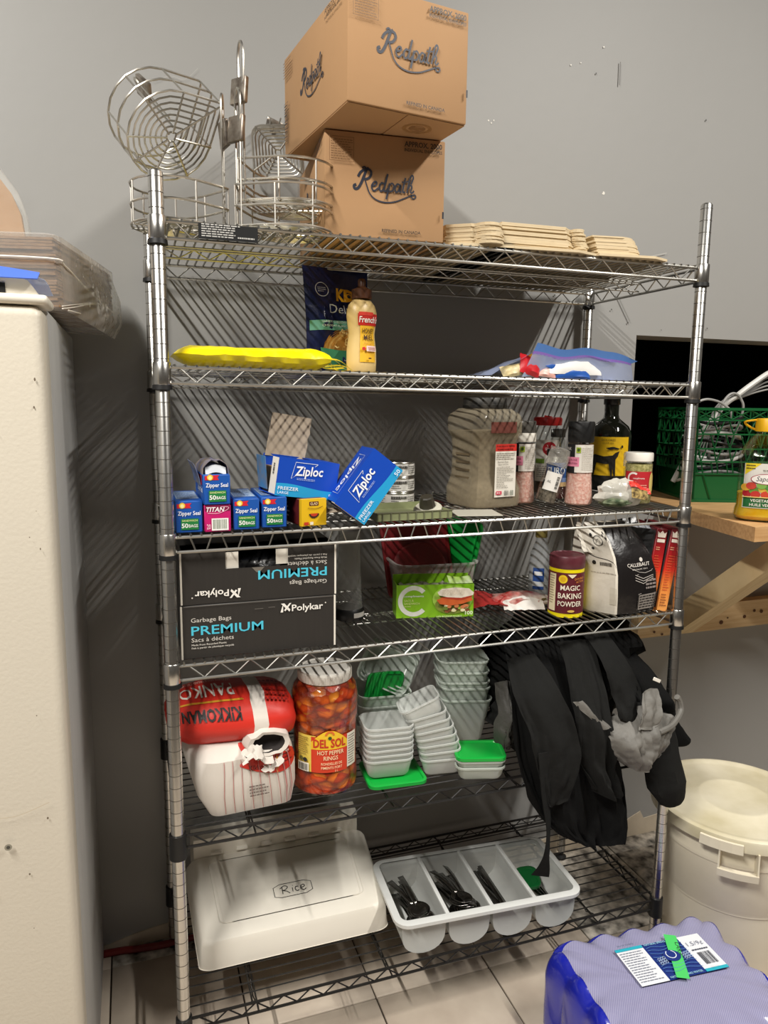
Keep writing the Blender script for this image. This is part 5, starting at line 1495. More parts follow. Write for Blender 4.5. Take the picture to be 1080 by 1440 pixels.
# pepper rings jar
t = empty('pepper_ring_jar', 'big clear jar of orange-red pepper rings with ribbed white lid', 'jar', (.324, .104, Z5 + .0004))
pj = [(0, .001), (.064, .001), (.0715, .006), (.073, .02), (.0725, .05), (.0705, .056), (.0705, .158), (.0735, .166), (.0740, .215), (.071, .232), (.060, .246), (.054, .250)]
def rings_mat():
    m = bpy.data.materials.new('pepper_rings'); m.use_nodes = True; nt = m.node_tree; b = nt.nodes['Principled BSDF']
    tc = nt.nodes.new('ShaderNodeTexCoord'); mp = nt.nodes.new('ShaderNodeMapping'); mp.inputs['Scale'].default_value = (1, 1, 1.5)
    vo = nt.nodes.new('ShaderNodeTexVoronoi'); vo.inputs['Scale'].default_value = 42; vo.feature = 'F1'
    ns = nt.nodes.new('ShaderNodeTexNoise'); ns.inputs['Scale'].default_value = 30; ns.inputs['Detail'].default_value = 5
    ad = nt.nodes.new('ShaderNodeVectorMath'); ad.operation = 'ADD'; sc = nt.nodes.new('ShaderNodeVectorMath'); sc.operation = 'SCALE'; sc.inputs['Scale'].default_value = .03
    cr = nt.nodes.new('ShaderNodeValToRGB'); cr2 = nt.nodes.new('ShaderNodeValToRGB'); mx = nt.nodes.new('ShaderNodeMix'); mx.data_type = 'RGBA'; mx.blend_type = 'MULTIPLY'; mx.inputs['Factor'].default_value = 1
    nt.links.new(tc.outputs['Object'], mp.inputs['Vector']); nt.links.new(mp.outputs['Vector'], ns.inputs['Vector']); nt.links.new(ns.outputs['Color'], sc.inputs[0]); nt.links.new(mp.outputs['Vector'], ad.inputs[0]); nt.links.new(sc.outputs['Vector'], ad.inputs[1]); nt.links.new(ad.outputs['Vector'], vo.inputs['Vector'])
    nt.links.new(vo.outputs['Color'], cr.inputs['Fac']); nt.links.new(vo.outputs['Distance'], cr2.inputs['Fac'])
    e = cr.color_ramp.elements; e[0].color = (*lin('b8330f'), 1); e[1].color = (*lin('e0a032'), 1); e[1].position = .95
    for p, c in ((.3, 'd9541c'), (.5, 'c23a14'), (.7, 'e27a26')): q = e.new(p); q.color = (*lin(c), 1)
    e2 = cr2.color_ramp.elements; e2[0].color = (1, 1, 1, 1); e2[0].position = .0; e2[1].color = (.30, .12, .08, 1); e2[1].position = .75; q = e2.new(.28); q.color = (.95, .8, .7, 1)
    nt.links.new(cr.outputs['Color'], mx.inputs['A']); nt.links.new(cr2.outputs['Color'], mx.inputs['B']); nt.links.new(mx.outputs['Result'], b.inputs['Base Color'])
    b.inputs['Roughness'].default_value = .35; b.inputs['Subsurface Weight'].default_value = 0
    bp = nt.nodes.new('ShaderNodeBump'); bp.inputs['Strength'].default_value = .8; bp.inputs['Distance'].default_value = .006; nt.links.new(vo.outputs['Distance'], bp.inputs['Height']); nt.links.new(bp.outputs['Normal'], b.inputs['Normal'])
    return m
MB().lathe([(r * .965, z + (.003 if z < .01 else 0)) for r, z in pj[:-1]] + [(0, .247)], 40).build('pepper_filling', rings_mat(), t)
MB().lathe(pj, 40).build('jar_body', clear('clear_glass', 'e9e2dc', .04, .05), t)
M_wl = mat('white_lid', 'e4dfd6', .4, var=.2, vscale=12, col2='cfc8bc')
mb = MB().lathe([(.0550, .2475), (.0575, .248), (.0582, .250), (.0582, .268), (.057, .2705), (.052, .2712), (.051, .2695), (0, .2695)], 48); mb.build('jar_lid', M_wl, t)
mb = MB()
for q in range(48):
    a = 2 * PI * q / 48; mb.box((.0586 * math.cos(a), .0586 * math.sin(a), .2585), (.0012, .003, .017), rot=(0, 0, a))
mb.build('lid_ribs', M_wl, t)['kind'] = 'stuff'
pr = Print(cyl((0, 0, 0), .0708, -104, .0008), maxu=.012)
pr.rect(-.064, .060, -.020, .142, 'e8cf5a', 12); pr.rect(-.030, .060, .050, .140, 'd43c1e', 20); 
pr.poly([(-.030 + .080 * i / 16, .128 + .026 * math.sin(PI * i / 16)) for i in range(17)] + [(.050, .112), (-.030, .112)], 'f2c52c')
pr.rect(.050, .064, .078, .140, 'e9e2d2', 8); pr.lines(.053, .068, .076, .136, 12, '7d776c', .4, 4)
pr.text('DEL SOL', .010, .117, .019, 'c8321a', .070, .03, 0, 'C'); pr.ring(.010, .144, .006, .010, 'e0722a', 0, 180, 14); pr.disc(.010, .138, .004, .004, '2c4d1e', 8)
pr.text('HOT PEPPER', .012, .101, .0095, 'f4ddb0', .056, .01, 0, 'C'); pr.text('RINGS', .012, .089, .0095, 'f4ddb0', .030, .01, 0, 'C'); pr.text('RONDELLES DE', .014, .078, .006, 'f4ddb0', .044, .006, 0, 'C'); pr.text('PIMENTS FORT', .014, .069, .006, 'f4ddb0', .044, .006, 0, 'C')
pr.text('2 L', .02, .062, .0045, 'f4ddb0', .007); pr.lines(-.062, .098, -.034, .140, 9, '8a7a35', .4, 4); pr.rect(-.061, .0615, -.034, .081, 'f4f0e2', 6); pr.bars(-.059, .063, -.037, .078, '232323', 14, 3); pr.disc(-.052, .089, .005, .005, '6b6a2c', 10); pr.disc(-.042, .088, .005, .005, '1d1d1a', 10)
pr.build('label', t)
# plastic food containers
def container(label, loc, rot, w, d, h, r=.02, taper=.86, group=None, m=None):
    o = tub_mesh(w, d, h, r, taper).build('food_container', m or TUB)
    o.location = loc; o.rotation_euler = rot
    return tag(o, label, 'container', group)
# tall stack on the left with lids standing in it
G = 'nested clear containers behind the small stack'
for k in range(4):
    container('%s of the wide clear containers behind the small stack' % ['lowest', 'second from the bottom', 'second from the top', 'topmost'][k], (.500, .235, Z5 + .0012 + .0255 * k), (0, 0, R(-6)), .128, .120, .075, .022, .86, G)
zt = Z5 + .152
G = 'green lids standing in the top container'
for k in range(6):
    lid('%s of the upright green lids in the wide container stack' % ['front', 'second from the front', 'third from the front', 'fourth from the front', 'fifth from the front', 'rearmost'][k], (.4835 + .0075 * k, .225, zt - .002 + .0), (R(90), R(-78), R(18)), .086, .070, M_gl, G, .016, .004)
G = 'tilted clear containers leaning behind green lids'
for k in range(3):
    container('%s of three clear containers tipped on edge behind green lids' % ['front', 'middle', 'rear'][k], (.519 + .010 * k, .262 + .012 * k, zt + .030 + .002 * k), (R(58), R(22), R(-24)), .125, .095, .035, .018, .9, G)
# small stack on the big green lid
o = lid('large green lid lying flat under the small clear stack', (.479, .090, Z5 + .0008), (0, 0, R(-4)), .135, .125, mat('bright_green_lid', '12a53c', .3), None, .018, .008)
G = 'small nested clear containers on the green lid'
for k in range(7):
    container('%s of the small clear containers stacked on the green lid' % ['lowest', 'second from the bottom', 'third from the bottom', 'fourth from the bottom', 'third from the top', 'second from the top', 'topmost'][k], (.466 + .0006 * (k % 2), .098, Z5 + .0116 + .0128 * k), (0, 0, R(-5 + (k % 3) - 1)), .108, .088, .042, .018, .88, G, clear('frosted_tub', 'e4e6e2', .42, .25))
# leaning stack
G = 'leaning nested clear containers in the middle'
for k in range(8):
    f = k / 7
    container('%s of the leaning clear container stack' % ['lowest', 'second from the bottom', 'third from the bottom', 'fourth from the bottom', 'fourth from the top', 'third from the top', 'second from the top', 'topmost'][k], (.598 - .012 * f - .030 * f * f, .090 + .004 * f, Z5 + .0012 + .0175 * k + (.012 if k == 7 else 0)), (R(-4 * f), R(-4 - 12 * f - (8 if k == 7 else 0)), R(-14 + 4 * f)), .092, .085, .038, .016, .9, G, clear('frosted_tub', 'e4e6e2', .42, .25))
# tall stack right
G = 'tall nested clear tubs beside the black cloth'
for k in range(5):
    hh = .115 if k < 2 else .1
    container('%s of the tall tapered clear tubs next to the black cloth' % ['lowest', 'second from the bottom', 'middle', 'second from the top', 'topmost'][k], (.712 - .002 * k + (.003 if k == 0 else 0), .225, Z5 + .0012 + [0, .032, .062, .088, .116][k]), (R(2), R(1.5), R(-12)), .126, .098, hh, .02, .74, G)
# green-lidded pair at the front
G = None
container('lower of two flat containers topped by a bright green lid', (.672, .040, Z5 + .0012), (0, 0, R(-16)), .108, .084, .030, .016, .9, 'flat containers under the bright green lid')
container('upper of two flat containers topped by a bright green lid', (.672, .040, Z5 + .0165), (0, 0, R(-16)), .108, .084, .030, .016, .9, 'flat containers under the bright green lid')
lid('bright green lid closed on the flat containers by the black cloth', (.672, .040, Z5 + .0472), (0, 0, R(-16)), .116, .092, mat('bright_green_lid', '12a53c', .3), None, .018, .008)

# ------------------------------------------------------------------ black clothing heaped on the fifth shelf
M_cl = mat('black_cotton', '0e0e0e', .95, spec=.15, var=.3, vscale=5, col2='131312', bump=.9, bscale=26)
M_cl2 = mat('faded_black_cotton', '1c1c1b', .95, spec=.15, var=.3, vscale=5, col2='272726', bump=.9, bscale=26)
M_gy = mat('grey_lining', '77746e', .6, var=.5, vscale=14, col2='4c4a46', bump=.8, bscale=35)
def drape(rows, nu=24, nv=20, amp=.012, seed=0, freq=7, t=.0018):
    """cloth through rows of control points (top to bottom), with folds running down it"""
    rows = [[Vector(p) for p in r] for r in rows]
    cols = [spline(r, 8) for r in rows]
    def at(c, u):
        f = u * (len(c) - 1); i = min(int(f), len(c) - 2); return c[i].lerp(c[i + 1], f - i)
    def fn(u, v):
        col = spline([at(c, u) for c in cols], 6)
        f = v * (len(col) - 1); i = min(int(f), len(col) - 2)
        p = col[i].lerp(col[i + 1], f - i)
        k = amp * (.35 + .65 * v)
        off = k * (math.sin(u * freq * 2 + 2.8 * nz(u * 2 + seed, v * 1.5) + seed) * .7 + 1.5 * nz(u * freq * .8, v * 2.6, seed) + .9 * nz(u * freq * 1.8, v * 5, seed + 9) + .45 * nz(u * freq * 4, v * 11, seed + 4))
        return p + Vector((off * .25, -off, off * .15))
    return MB().sheet(fn, nu, nv, t)
def garment(name, label, rows, m, **kw):
    o = drape(rows, **kw).build(name, m)
    return tag(o, label, 'clothing', 'black garments heaped on the fifth shelf')
# bulk of the heap resting on the shelf
t = empty('clothing_heap', 'big crumpled heap of black clothing filling the shelf end', 'clothing', (.935, .215, Z5 + .001))
t['group'] = 'black garments heaped on the fifth shelf'
o = blobmesh(.185, .185, .165, .25, 17, 40, 26); o = o.build('heap', M_cl, t); o.location = (.030, .0, .136)
o = blobmesh(.12, .13, .085, .3, 27, 28, 18); o = o.build('heap_fold', M_cl2, t); o.location = (-.055, -.10, .0705)
o = blobmesh(.12, .15, .10, .3, 31, 28, 18); o = o.build('heap_fold', M_cl, t); o.location = (.115, -.02, .235)
# left garment hanging over the shelf front
g1 = garment('black_apron', 'black apron hanging over the shelf front down towards the cutlery tray',
    [[(.790, .17, .850), (.84, .16, .875), (.93, .16, .88), (1.03, .18, .86)],
     [(.735, .035, .800), (.80, .020, .800), (.90, .035, .80), (1.00, .06, .78)],
     [(.725, -.018, .680), (.80, -.035, .660), (.90, -.04, .66), (.985, -.02, .64)],
     [(.750, -.030, .570), (.82, -.048, .560), (.92, -.045, .55), (1.02, -.03, .54)],
     [(.800, -.028, .480), (.85, -.045, .460), (.94, -.04, .44), (1.036, -.03, .45)],
     [(.850, -.026, .425), (.90, -.04, .400), (.96, -.035, .370), (1.034, -.03, .365)]], M_cl, nu=56, nv=52, amp=.017, seed=3, freq=6)
g2 = garment('black_shirt', 'faded black shirt panel draped in front of the black apron',
    [[(.865, .03, .870), (.905, .02, .875), (.95, .02, .87)],
     [(.860, -.030, .780), (.91, -.045, .770), (.955, -.035, .75)],
     [(.870, -.060, .690), (.92, -.075, .670), (.970, -.06, .64)],
     [(.885, -.062, .610), (.93, -.075, .580), (.985, -.06, .56)],
     [(.915, -.062, .545), (.95, -.07, .520), (1.005, -.058, .500)]], M_cl2, nu=34, nv=40, amp=.014, seed=11, freq=4)
g3 = garment('black_shirt', 'black shirt lapel folded over at the left of the clothing heap',
    [[(.745, .055, .830), (.77, .03, .845), (.80, .03, .85)],
     [(.720, -.015, .785), (.765, -.05, .780), (.82, -.045, .79)],
     [(.745, -.050, .700), (.79, -.075, .690), (.85, -.065, .70)],
     [(.765, -.062, .615), (.80, -.08, .600), (.865, -.07, .61)],
     [(.785, -.055, .535), (.81, -.07, .520), (.845, -.06, .53)]], M_cl2, nu=30, nv=36, amp=.011, seed=21, freq=3)
# strap hanging into the tray
mb = MB()
P = spline([(.775, -.072, .66), (.785, -.068, .56), (.800, -.062, .48), (.806, -.054, .43), (.810, -.045, .385), (.815, -.030, .345), (.818, -.012, .315)], 5)
Wd = [.022, .020, .016, .012, .010, .016, .026]
def strapf(u, v):
    f = v * (len(P) - 1); i = min(int(f), len(P) - 2); p = P[i].lerp(P[i + 1], f - i)
    q = v * 6; k = min(int(q), 5); w = Wd[k] + (Wd[k + 1] - Wd[k]) * (q - k)
    return p + Vector(((u - .5) * 2 * w * .7, (u - .5) * .02 * math.sin(v * 5), 0))
mb.sheet(strapf, 5, 26, .002); mb.build('apron_strap', M_cl2, g1, label='long apron strap ending in a wide tab')
# folds above right, spilling past the post
g4 = garment('black_jacket', 'black jacket spread across the top right of the heap',
    [[(.93, .22, .885), (1.03, .23, .885), (1.12, .25, .84)],
     [(.95, .10, .878), (1.04, .09, .85), (1.135, .12, .805)],
     [(.975, .03, .835), (1.05, .01, .800), (1.140, .03, .760)],
     [(1.00, -.015, .775), (1.07, -.03, .740), (1.150, -.026, .700)],
     [(1.03, -.03, .715), (1.09, -.035, .690), (1.150, -.034, .655)]], M_cl, nu=38, nv=38, amp=.017, seed=31, freq=5)
g6 = garment('black_trousers', 'black sash of cloth falling diagonally across the heap',
    [[(.93, .03, .885), (.96, .02, .888), (.99, .03, .885)],
     [(.950, -.030, .820), (.985, -.04, .810), (1.02, -.02, .82)],
     [(.965, -.045, .760), (1.00, -.06, .740), (1.05, -.04, .75)],
     [(.975, -.052, .705), (1.005, -.065, .695), (1.045, -.045, .70)]], M_cl2, nu=14, nv=18, amp=.008, seed=51, freq=3)
# grey lining bundle
t = empty('grey_lined_coat', 'bundled black coat showing its wrinkled light grey lining', 'clothing', (1.025, -.045, .640))
t['group'] = 'black garments heaped on the fifth shelf'
mb = drape([[(-.075, .015, .055), (-.02, .0, .072), (.02, -.01, .085), (.06, .0, .06)],
            [(-.078, -.02, .030), (-.02, -.05, .040), (.03, -.055, .038), (.105, -.02, .052)],
            [(-.066, -.03, -.005), (-.015, -.065, -.010), (.035, -.06, .000), (.092, -.025, .015)],
            [(-.040, -.02, -.040), (.00, -.045, -.058), (.035, -.04, -.050), (.065, -.015, -.025)]], 48, 38, .015, 5, 6)
mb.build('lining', M_gy, t)
mb = drape([[(-.0, -.028, .125), (.02, -.03, .135), (.042, -.025, .130)], [(-.012, -.045, .09), (.012, -.052, .095), (.040, -.045, .095)], [(-.022, -.05, .05), (.005, -.062, .050), (.028, -.055, .055)]], 20, 24, .006, 8, 3)
mb.build('lining_lapel', M_gy, t)
mb = MB().tube(spline([(.03, -.058, .040), (.07, -.05, .046), (.105, -.032, .056), (.122, -.02, .068), (.118, -.018, .088), (.108, -.02, .10)], 5), [.007] * 26, 8); mb.build('cuff_edge', M_gy, t)
o = blobmesh(.075, .04, .05, .3, 41, 24, 16).build('coat_back', M_cl, t); o.location = (.02, .005, .005)
mb = drape([[(-.165, .0, .115), (-.150, -.01, .118), (-.14, 0, .115)], [(-.135, -.02, .082), (-.122, -.03, .085), (-.11, -.02, .082)], [(-.108, -.03, .055), (-.095, -.04, .058), (-.082, -.03, .055)]], 6, 12, .004, 2, 2); mb.build('lining_edge', M_gy, t)
MB().rbox((0, 0, 0), (.022, .002, .008), .0008, 1, rot=(0, R(25), 0)).build('white_tag', M_white, t).location = (.012, -.060, .168)
# grey bit at the far left by the tubs
g7 = garment('grey_garment', 'grey folded garment corner between the tall tubs and the black apron',
    [[(.735, .085, .765), (.752, .070, .775), (.772, .085, .765)], [(.732, .06, .71), (.752, .04, .715), (.775, .06, .71)], [(.722, .055, .665), (.742, .03, .66), (.772, .045, .655)], [(.730, .06, .62), (.742, .04, .615), (.760, .052, .61)]], mat('dark_grey_lining', '45433f', .6, var=.5, vscale=14, col2='2f2d2a', bump=.8, bscale=35), nu=22, nv=30, amp=.013, seed=61, freq=4)
# sleeve hanging beside the right post
def sleeve(name, label, pts, rad, m, seed, flat=.55):
    Pp = spline(pts, 5)
    rs = []
    n = 18
    for i, p in enumerate(Pp):
        f = i / (len(Pp) - 1)
        q = f * (len(rad) - 1); k = min(int(q), len(rad) - 2); r = rad[k] + (rad[k + 1] - rad[k]) * (q - k)
        rs.append([(p.x + r * math.cos(2 * PI * a / n) * (1 + .12 * nz(a * .5, f * 4, seed)), p.y + r * flat * math.sin(2 * PI * a / n) * (1 + .25 * nz(a * .7, f * 3, seed + 4)), p.z + .12 * r * math.cos(2 * PI * a / n)) for a in range(n)])
    o = MB().rings(rs).build(name, m)
    return tag(o, label, 'clothing', 'black garments heaped on the fifth shelf')
sleeve('black_sleeve', 'black sleeve hanging in front of the right post above the bin', [(1.095, -.045, .690), (1.105, -.055, .63), (1.112, -.058, .57), (1.130, -.058, .515), (1.150, -.055, .470), (1.158, -.052, .452)], [.030, .042, .050, .052, .034, .010], M_cl2, 3)
sleeve('black_sleeve', 'short black sleeve end poking out past the right post', [(1.150, .045, .690), (1.185, .035, .640), (1.205, .030, .600), (1.232, .025, .572), (1.244, .022, .562)], [.030, .034, .040, .034, .012], M_cl, 7)

# ------------------------------------------------------------------ bottom shelf
# rice bin
M_bin = mat('cream_bin_plastic', 'eee8db', .42, var=.15, vscale=6, col2='ddd5c5')
t = empty('rice_bin', 'cream plastic ingredient bin with sloped hinged lid marked Rice', 'bin', (.262, .098, Z6 + .0006), (0, 0, R(0)))
wf, wb = .412, .450
def br(y, z, w, r=.03): return (y, z, w)
# body: low front, high back
body = MB()
prof = [(.020, .0), (.012, .012), (.012, .055), (.250, .108), (.252, .165), (.300, .168), (.315, .150), (.315, .0)]
def wid(y): return wf - .03 + (wb - wf) * y / .3
Lr = [(-wid(y) / 2 - .004, y, z) for y, z in prof]; Rr_ = [(wid(y) / 2 + .006, y, z) for y, z in prof]
body.rings([Lr, Rr_], 0, False)
body.build('bin_body', M_bin, t)
# lid: sloped shell with rolled skirt
def lidpt(u, v):
    """u across -1..1, v from hinge (0) to front edge (1)"""
    y = .250 - .236 * v; z = .118 - .050 * v
    w = (wf + (wb - wf) * (y / .3)) / 2
    return Vector((u * w, y, z))
sl = math.atan2(.050, .236)
mb = MB()
def lidring(g, dz):
    out = []
    for x, y in rrect(2, 2, .14, 6):
        # map to the sloped quad, front corners rounder
        v = (1 - y) / 2
        p = lidpt(x, v)
        c = Vector((0, .132, .093))
        dirv = (p - c); dirv.z = 0
        p = p + dirv.normalized() * g + Vector((0, 0, dz))
        out.append(p)
    return out
def skirt(g, zfront):
    out = []
    for p in lidring(g, 0):
        k = max(0, min(1, (.235 - p.y) / .2))
        out.append(Vector((p.x, p.y, p.z - (p.z - .004) * (.25 + .75 * k) if zfront else p.z)))
    return out
mb.rings([skirt(.016, True), skirt(.014, True), lidring(.010, -.012), lidring(.002, -.002), lidring(-.010, .001)], 0, True, False, True)
ld = mb.build('lid', M_bin, t)
mb = MB()
def panel(g, dz, x0=.82, y0=-.70, y1=.80):
    out = []
    for x, y in rrect(2 * x0, y1 - y0, .10, 5, 0, (y0 + y1) / 2):
        p = lidpt(x, (1 - y) / 2); out.append(p + Vector((0, 0, dz)) + Vector((-math.copysign(g, x), 0, 0)))
    return out
mb.rings([panel(0, .0012), panel(.002, .0032), panel(.006, .0032), panel(.009, .0014)], 0, True, False, False)
mb.build('panel_ridge', M_bin, ld)
for q in range(6):
    x = -.155 + .062 * q
    mb = MB().rbox((0, 0, 0), (.028, .012, .007), .002, 1); o = mb.build('hinge', M_bin, ld); p = lidpt(0, .0); o.location = (x, p.y - .004, p.z + .0095); o.rotation_euler = (sl, 0, 0)
MB().tube([(-.205, .252, .1185), (-.16, .252, .1185)], .0012, 5).build('hinge_gap', M_sleeve, ld); MB().tube([(.165, .252, .1185), (.205, .252, .1185)], .0012, 5).build('hinge_gap', M_sleeve, ld)
fN = lambda u, v, h: lidpt(0, .5) + Vector((u, v * math.cos(sl), v * math.sin(sl))) + Vector((0, -math.sin(sl), math.cos(sl))) * (h + .0008)
pr = Print(fN); IK = '2c2a28'
ox, oy_ = .008, -.028
S = lambda pts, w=.0020, n=5, c=False: pr.stroke([(ox + x, oy_ + y) for x, y in pts], w, IK, n, c)
S([(-.046, -.014), (-.046, .012), (-.030, .019), (.030, .019), (.046, .012), (.046, -.012), (.030, -.019), (-.030, -.019)], .0018, 0, True)
S([(-.026, -.010), (-.025, .010)], .0018); S([(-.031, .006), (-.020, .0125), (-.012, .008), (-.018, .001), (-.025, .0), (-.016, -.004), (-.009, -.011)], .002)
S([(-.001, .003), (-.0015, -.009)], .0018, 0); S([(.0, .008), (.001, .0095)], .0018, 0)
S([(.013, .003), (.007, .003), (.005, -.004), (.009, -.009), (.014, -.007)]); S([(.019, -.003), (.028, .000), (.027, .005), (.021, .004), (.019, -.004), (.024, -.010), (.031, -.007)])
pr.build('rice_marking', ld, label='handwritten Rice in a drawn frame')
# cutlery tray
M_tray = clear('frosted_tray', 'cfd1cd', .66, .3)
t = empty('cutlery_tray', 'frosted white four-compartment cutlery tray beside the rice bin', 'tray', (.466, -.002, Z6 + .0006), (0, 0, R(-3.6)))
TW, TD, TH = .462, .238, .092
mb = MB()
def outer(g, z): return [(x, y, z) for x, y in rrect(TW + 2 * g, TD + 2 * g, .030 + g, 5, TW / 2, TD / 2)]
mb.rings([outer(-.012, TH - .014), outer(.0, TH - .014), outer(.004, TH - .010), outer(.004, TH - .002), outer(.0, TH), outer(-.012, TH)], 0, True, False, False)
mb.build('rim', mat('white_tray_rim', 'd2d3d0', .35), t)
cw = (TW - .024) / 4
for q in range(4):
    x0 = .012 + cw * q + (.003 if q else 0); x1 = .012 + cw * (q + 1) - (.003 if q < 3 else 0)
    xc, hw = (x0 + x1) / 2, (x1 - x0) / 2
    def prof_u(s, y, xc=xc, hw=hw):
        out = []
        for k in range(13):
            a = PI * k / 12
            out.append((xc - hw * math.cos(a) * s, y, max(.0015, .050 - .0485 * math.sin(a) ** .8 * 1.0) if 0 < k < 12 else .05))
        return [(xc - hw, y, TH - .001)] + out + [(xc + hw, y, TH - .001)]
    mb = MB()
    y0, y1 = .012, TD - .012
    a_, b_ = prof_u(.97, y0 + .004), prof_u(.97, y1 - .004)
    mb.rings([prof_u(.97, y0 + .002), prof_u(.97, y1 - .002)], 0, True, False, False, closed=False)
    fr = prof_u(.97, y0 + .002); mb.add(fr, [tuple(range(len(fr)))[::-1]]); bk = prof_u(.97, y1 - .002); mb.add(bk, [tuple(range(len(bk)))])
    mb.build('compartment', M_tray, t)
    if q < 3:
        MB().rbox((.012 + cw * (q + 1), TD / 2, TH - .005), (.010, TD - .02, .009), .002, 2).build('divider', mat('white_tray_rim', 'd2d3d0', .35), t)
M_steel = mat('dark_steel', '8d8a86', .2, 1.0, var=.4, vscale=30, col2='4a4846')
def spoon_mesh():
    mb = MB()
    mb.sheet(lambda u, v: ((u - .5) * .047 * math.sin(PI * (.08 + .84 * v)) ** .6, -.095 + .058 * v, -.007 * (1 - (2 * u - 1) ** 2) * math.sin(PI * v)), 8, 8, .0014)
    mb.sheet(lambda u, v: ((u - .5) * (.007 + .008 * v), -.040 + .125 * v, .004 * math.sin(PI * v) + .0), 2, 8, .0018)
    return mb.mesh('spoon', [M_steel])
def knife_mesh():
    mb = MB()
    mb.sheet(lambda u, v: ((u - .5) * (.016 - .004 * v), -.10 + .20 * v, .001 * math.sin(PI * u)), 2, 8, .003)
    return mb.mesh('table_knife', [M_steel])
def fork_mesh():
    mb = MB()
    for k in range(4): mb.sheet(lambda u, v, k=k: (-.009 + .0052 * k + .0028 * u, -.095 + .040 * v, -.004 * math.sin(PI * v)), 1, 5, .0014)
    mb.sheet(lambda u, v: ((u - .5) * (.019 - .012 * v), -.056 + .022 * v, .0), 2, 4, .0016); mb.sheet(lambda u, v: ((u - .5) * (.007 + .008 * v), -.036 + .12 * v, .003 * math.sin(PI * v)), 2, 7, .0018)
    return mb.mesh('fork', [M_steel])
sm, km, fm = spoon_mesh(), knife_mesh(), fork_mesh()
def drop(me, name, x, y, z, rot, label, group):
    o = bpy.data.objects.new(name, me); COL.objects.link(o)
    ca, sa = math.cos(R(-3.6)), math.sin(R(-3.6))
    o.location = (.466 + x * ca - y * sa, -.002 + x * sa + y * ca, Z6 + z)
    o.rotation_euler = rot
    tag(o, label, 'cutlery', group)
rnd = random.Random(8)
for k in range(9):
    drop(sm if k % 3 else fm, 'spoon' if k % 3 else 'fork', .012 + cw * .5 + rnd.uniform(-.014, .014), .122 + rnd.uniform(-.008, .010), .022 + .0058 * k, (R(rnd.uniform(-14, -6)), R(rnd.uniform(-22, 22)), R(rnd.uniform(-8, 10))), 'dull steel spoon in the compartment nearest the rice bin' if k % 3 else 'dull steel fork in the compartment nearest the rice bin', 'spoons nearest the rice bin' if k % 3 else 'forks nearest the rice bin')
for k in range(12):
    drop(sm, 'spoon', .012 + cw * 1.5 + rnd.uniform(-.016, .016), .122 + rnd.uniform(-.010, .010), .028 + .0052 * k, (R(rnd.uniform(-15, -5)), R(rnd.uniform(-25, 25)), R(rnd.uniform(-9, 9))), 'steel spoon heaped in the second compartment of the tray', 'spoons in the second compartment')
for k in range(8):
    drop(km, 'table_knife', .012 + cw * 2.5 + rnd.uniform(-.020, .016), .122 + rnd.uniform(-.004, .004), .016 + .0042 * k, (R(rnd.uniform(-2, 2)), R(rnd.uniform(-14, 14)), R(rnd.uniform(-5, 8))), 'dark table knife lying in the third compartment of the tray', 'knives in the third compartment')
lid('dark green lid lying in the last compartment of the cutlery tray', (.466 + .398, .115, Z6 + .040), (R(8), R(-6), R(-14)), .058, .072, mat('deep_green_lid', '0b5a28', .35), None, .02, .008)
for k in range(3):
    drop(fm, 'fork', .012 + cw * 3.5 + .012 + .006 * k, .112, .016 + .004 * k, (R(3), R(6 * k - 5), R(14 - 6 * k)), 'dark fork beside the green lid in the last compartment', 'forks in the last compartment')
# ------------------------------------------------------------------ right: wooden counter through the wall opening
def wood(name, c1, c2, stretch):
    return mat(name, c1, .5, var=.8, vscale=14, col2=c2, stretch=stretch, bump=.08, bscale=40, detail=6)
M_w1 = wood('pine_counter', 'd3a976', 'b98a58', (.6, 8, 8))
M_w2 = wood('pine_stud', 'dcc095', 'c5a373', (.5, 8, 8))
M_w3 = wood('pine_brace', 'd6bf93', 'bfa273', (8, .6, .6))
t = empty('counter_board', 'thick pine counter board passing through the wall opening', 'counter', (0, 0, 0))
MB().prism([(1.402, .007), (2.6, .0), (2.6, .80), (1.548, .80)], 1.0825, 1.12).build('board', M_w1, t)
mb = MB().prism([(1.418, .17), (1.436, .17), (1.436, .26), (1.418, .26)], 1.1201, 1.1203) if False else None
t = empty('counter_brace', 'slanted pine brace holding up the counter board', 'brace', (1.555, .40, .745))
a = math.atan2(.33, .385)
mb = MB()
A0, A1 = Vector((0, .020, .0)), Vector((0, -.372, .336))
for z in (0,):
    dv = (A1 - A0).normalized(); nv = Vector((0, dv.z, -dv.y))
    w2, t2 = .035, .044
    def ringb(p): return [p + Vector((sx * w2, 0, 0)) + nv * sy * t2 for sx, sy in ((-1, -1), (1, -1), (1, 1), (-1, 1))]
    r0, r1 = ringb(A0), ringb(A1)
    r0 = [Vector((p.x, min(p.y, .023), p.z)) for p in r0]; r1 = [Vector((p.x, p.y, min(p.z, .336))) for p in r1]
    mb.rings([r0, r1], 0, False)
br_ = mb.build('brace_timber', M_w3, t)
mb = MB()
for k in range(6):
    f = .86 + .02 * (k % 3); p = A0.lerp(A1, f) - nv * (t2 * -1 + .0003); mb.lathe([(0, 0), (.003, 0), (.003, .001), (0, .001)], 8, c=(p.x - .02 + .012 * k, p.y - .002, p.z - .001))
mb.build('nail_heads', M_sleeve, t)['kind'] = 'stuff'
o = MB().box((2.03, .4425, .742), (1.24, .036, .088)).build('wall_timber', M_w2)
tag(o, 'long pine timber screwed along the wall below the counter', 'timber')
pr = Print(plane((0, .4245, 0), (1, 0, 0), (0, 0, 1), .0004)); rnd = random.Random(2)
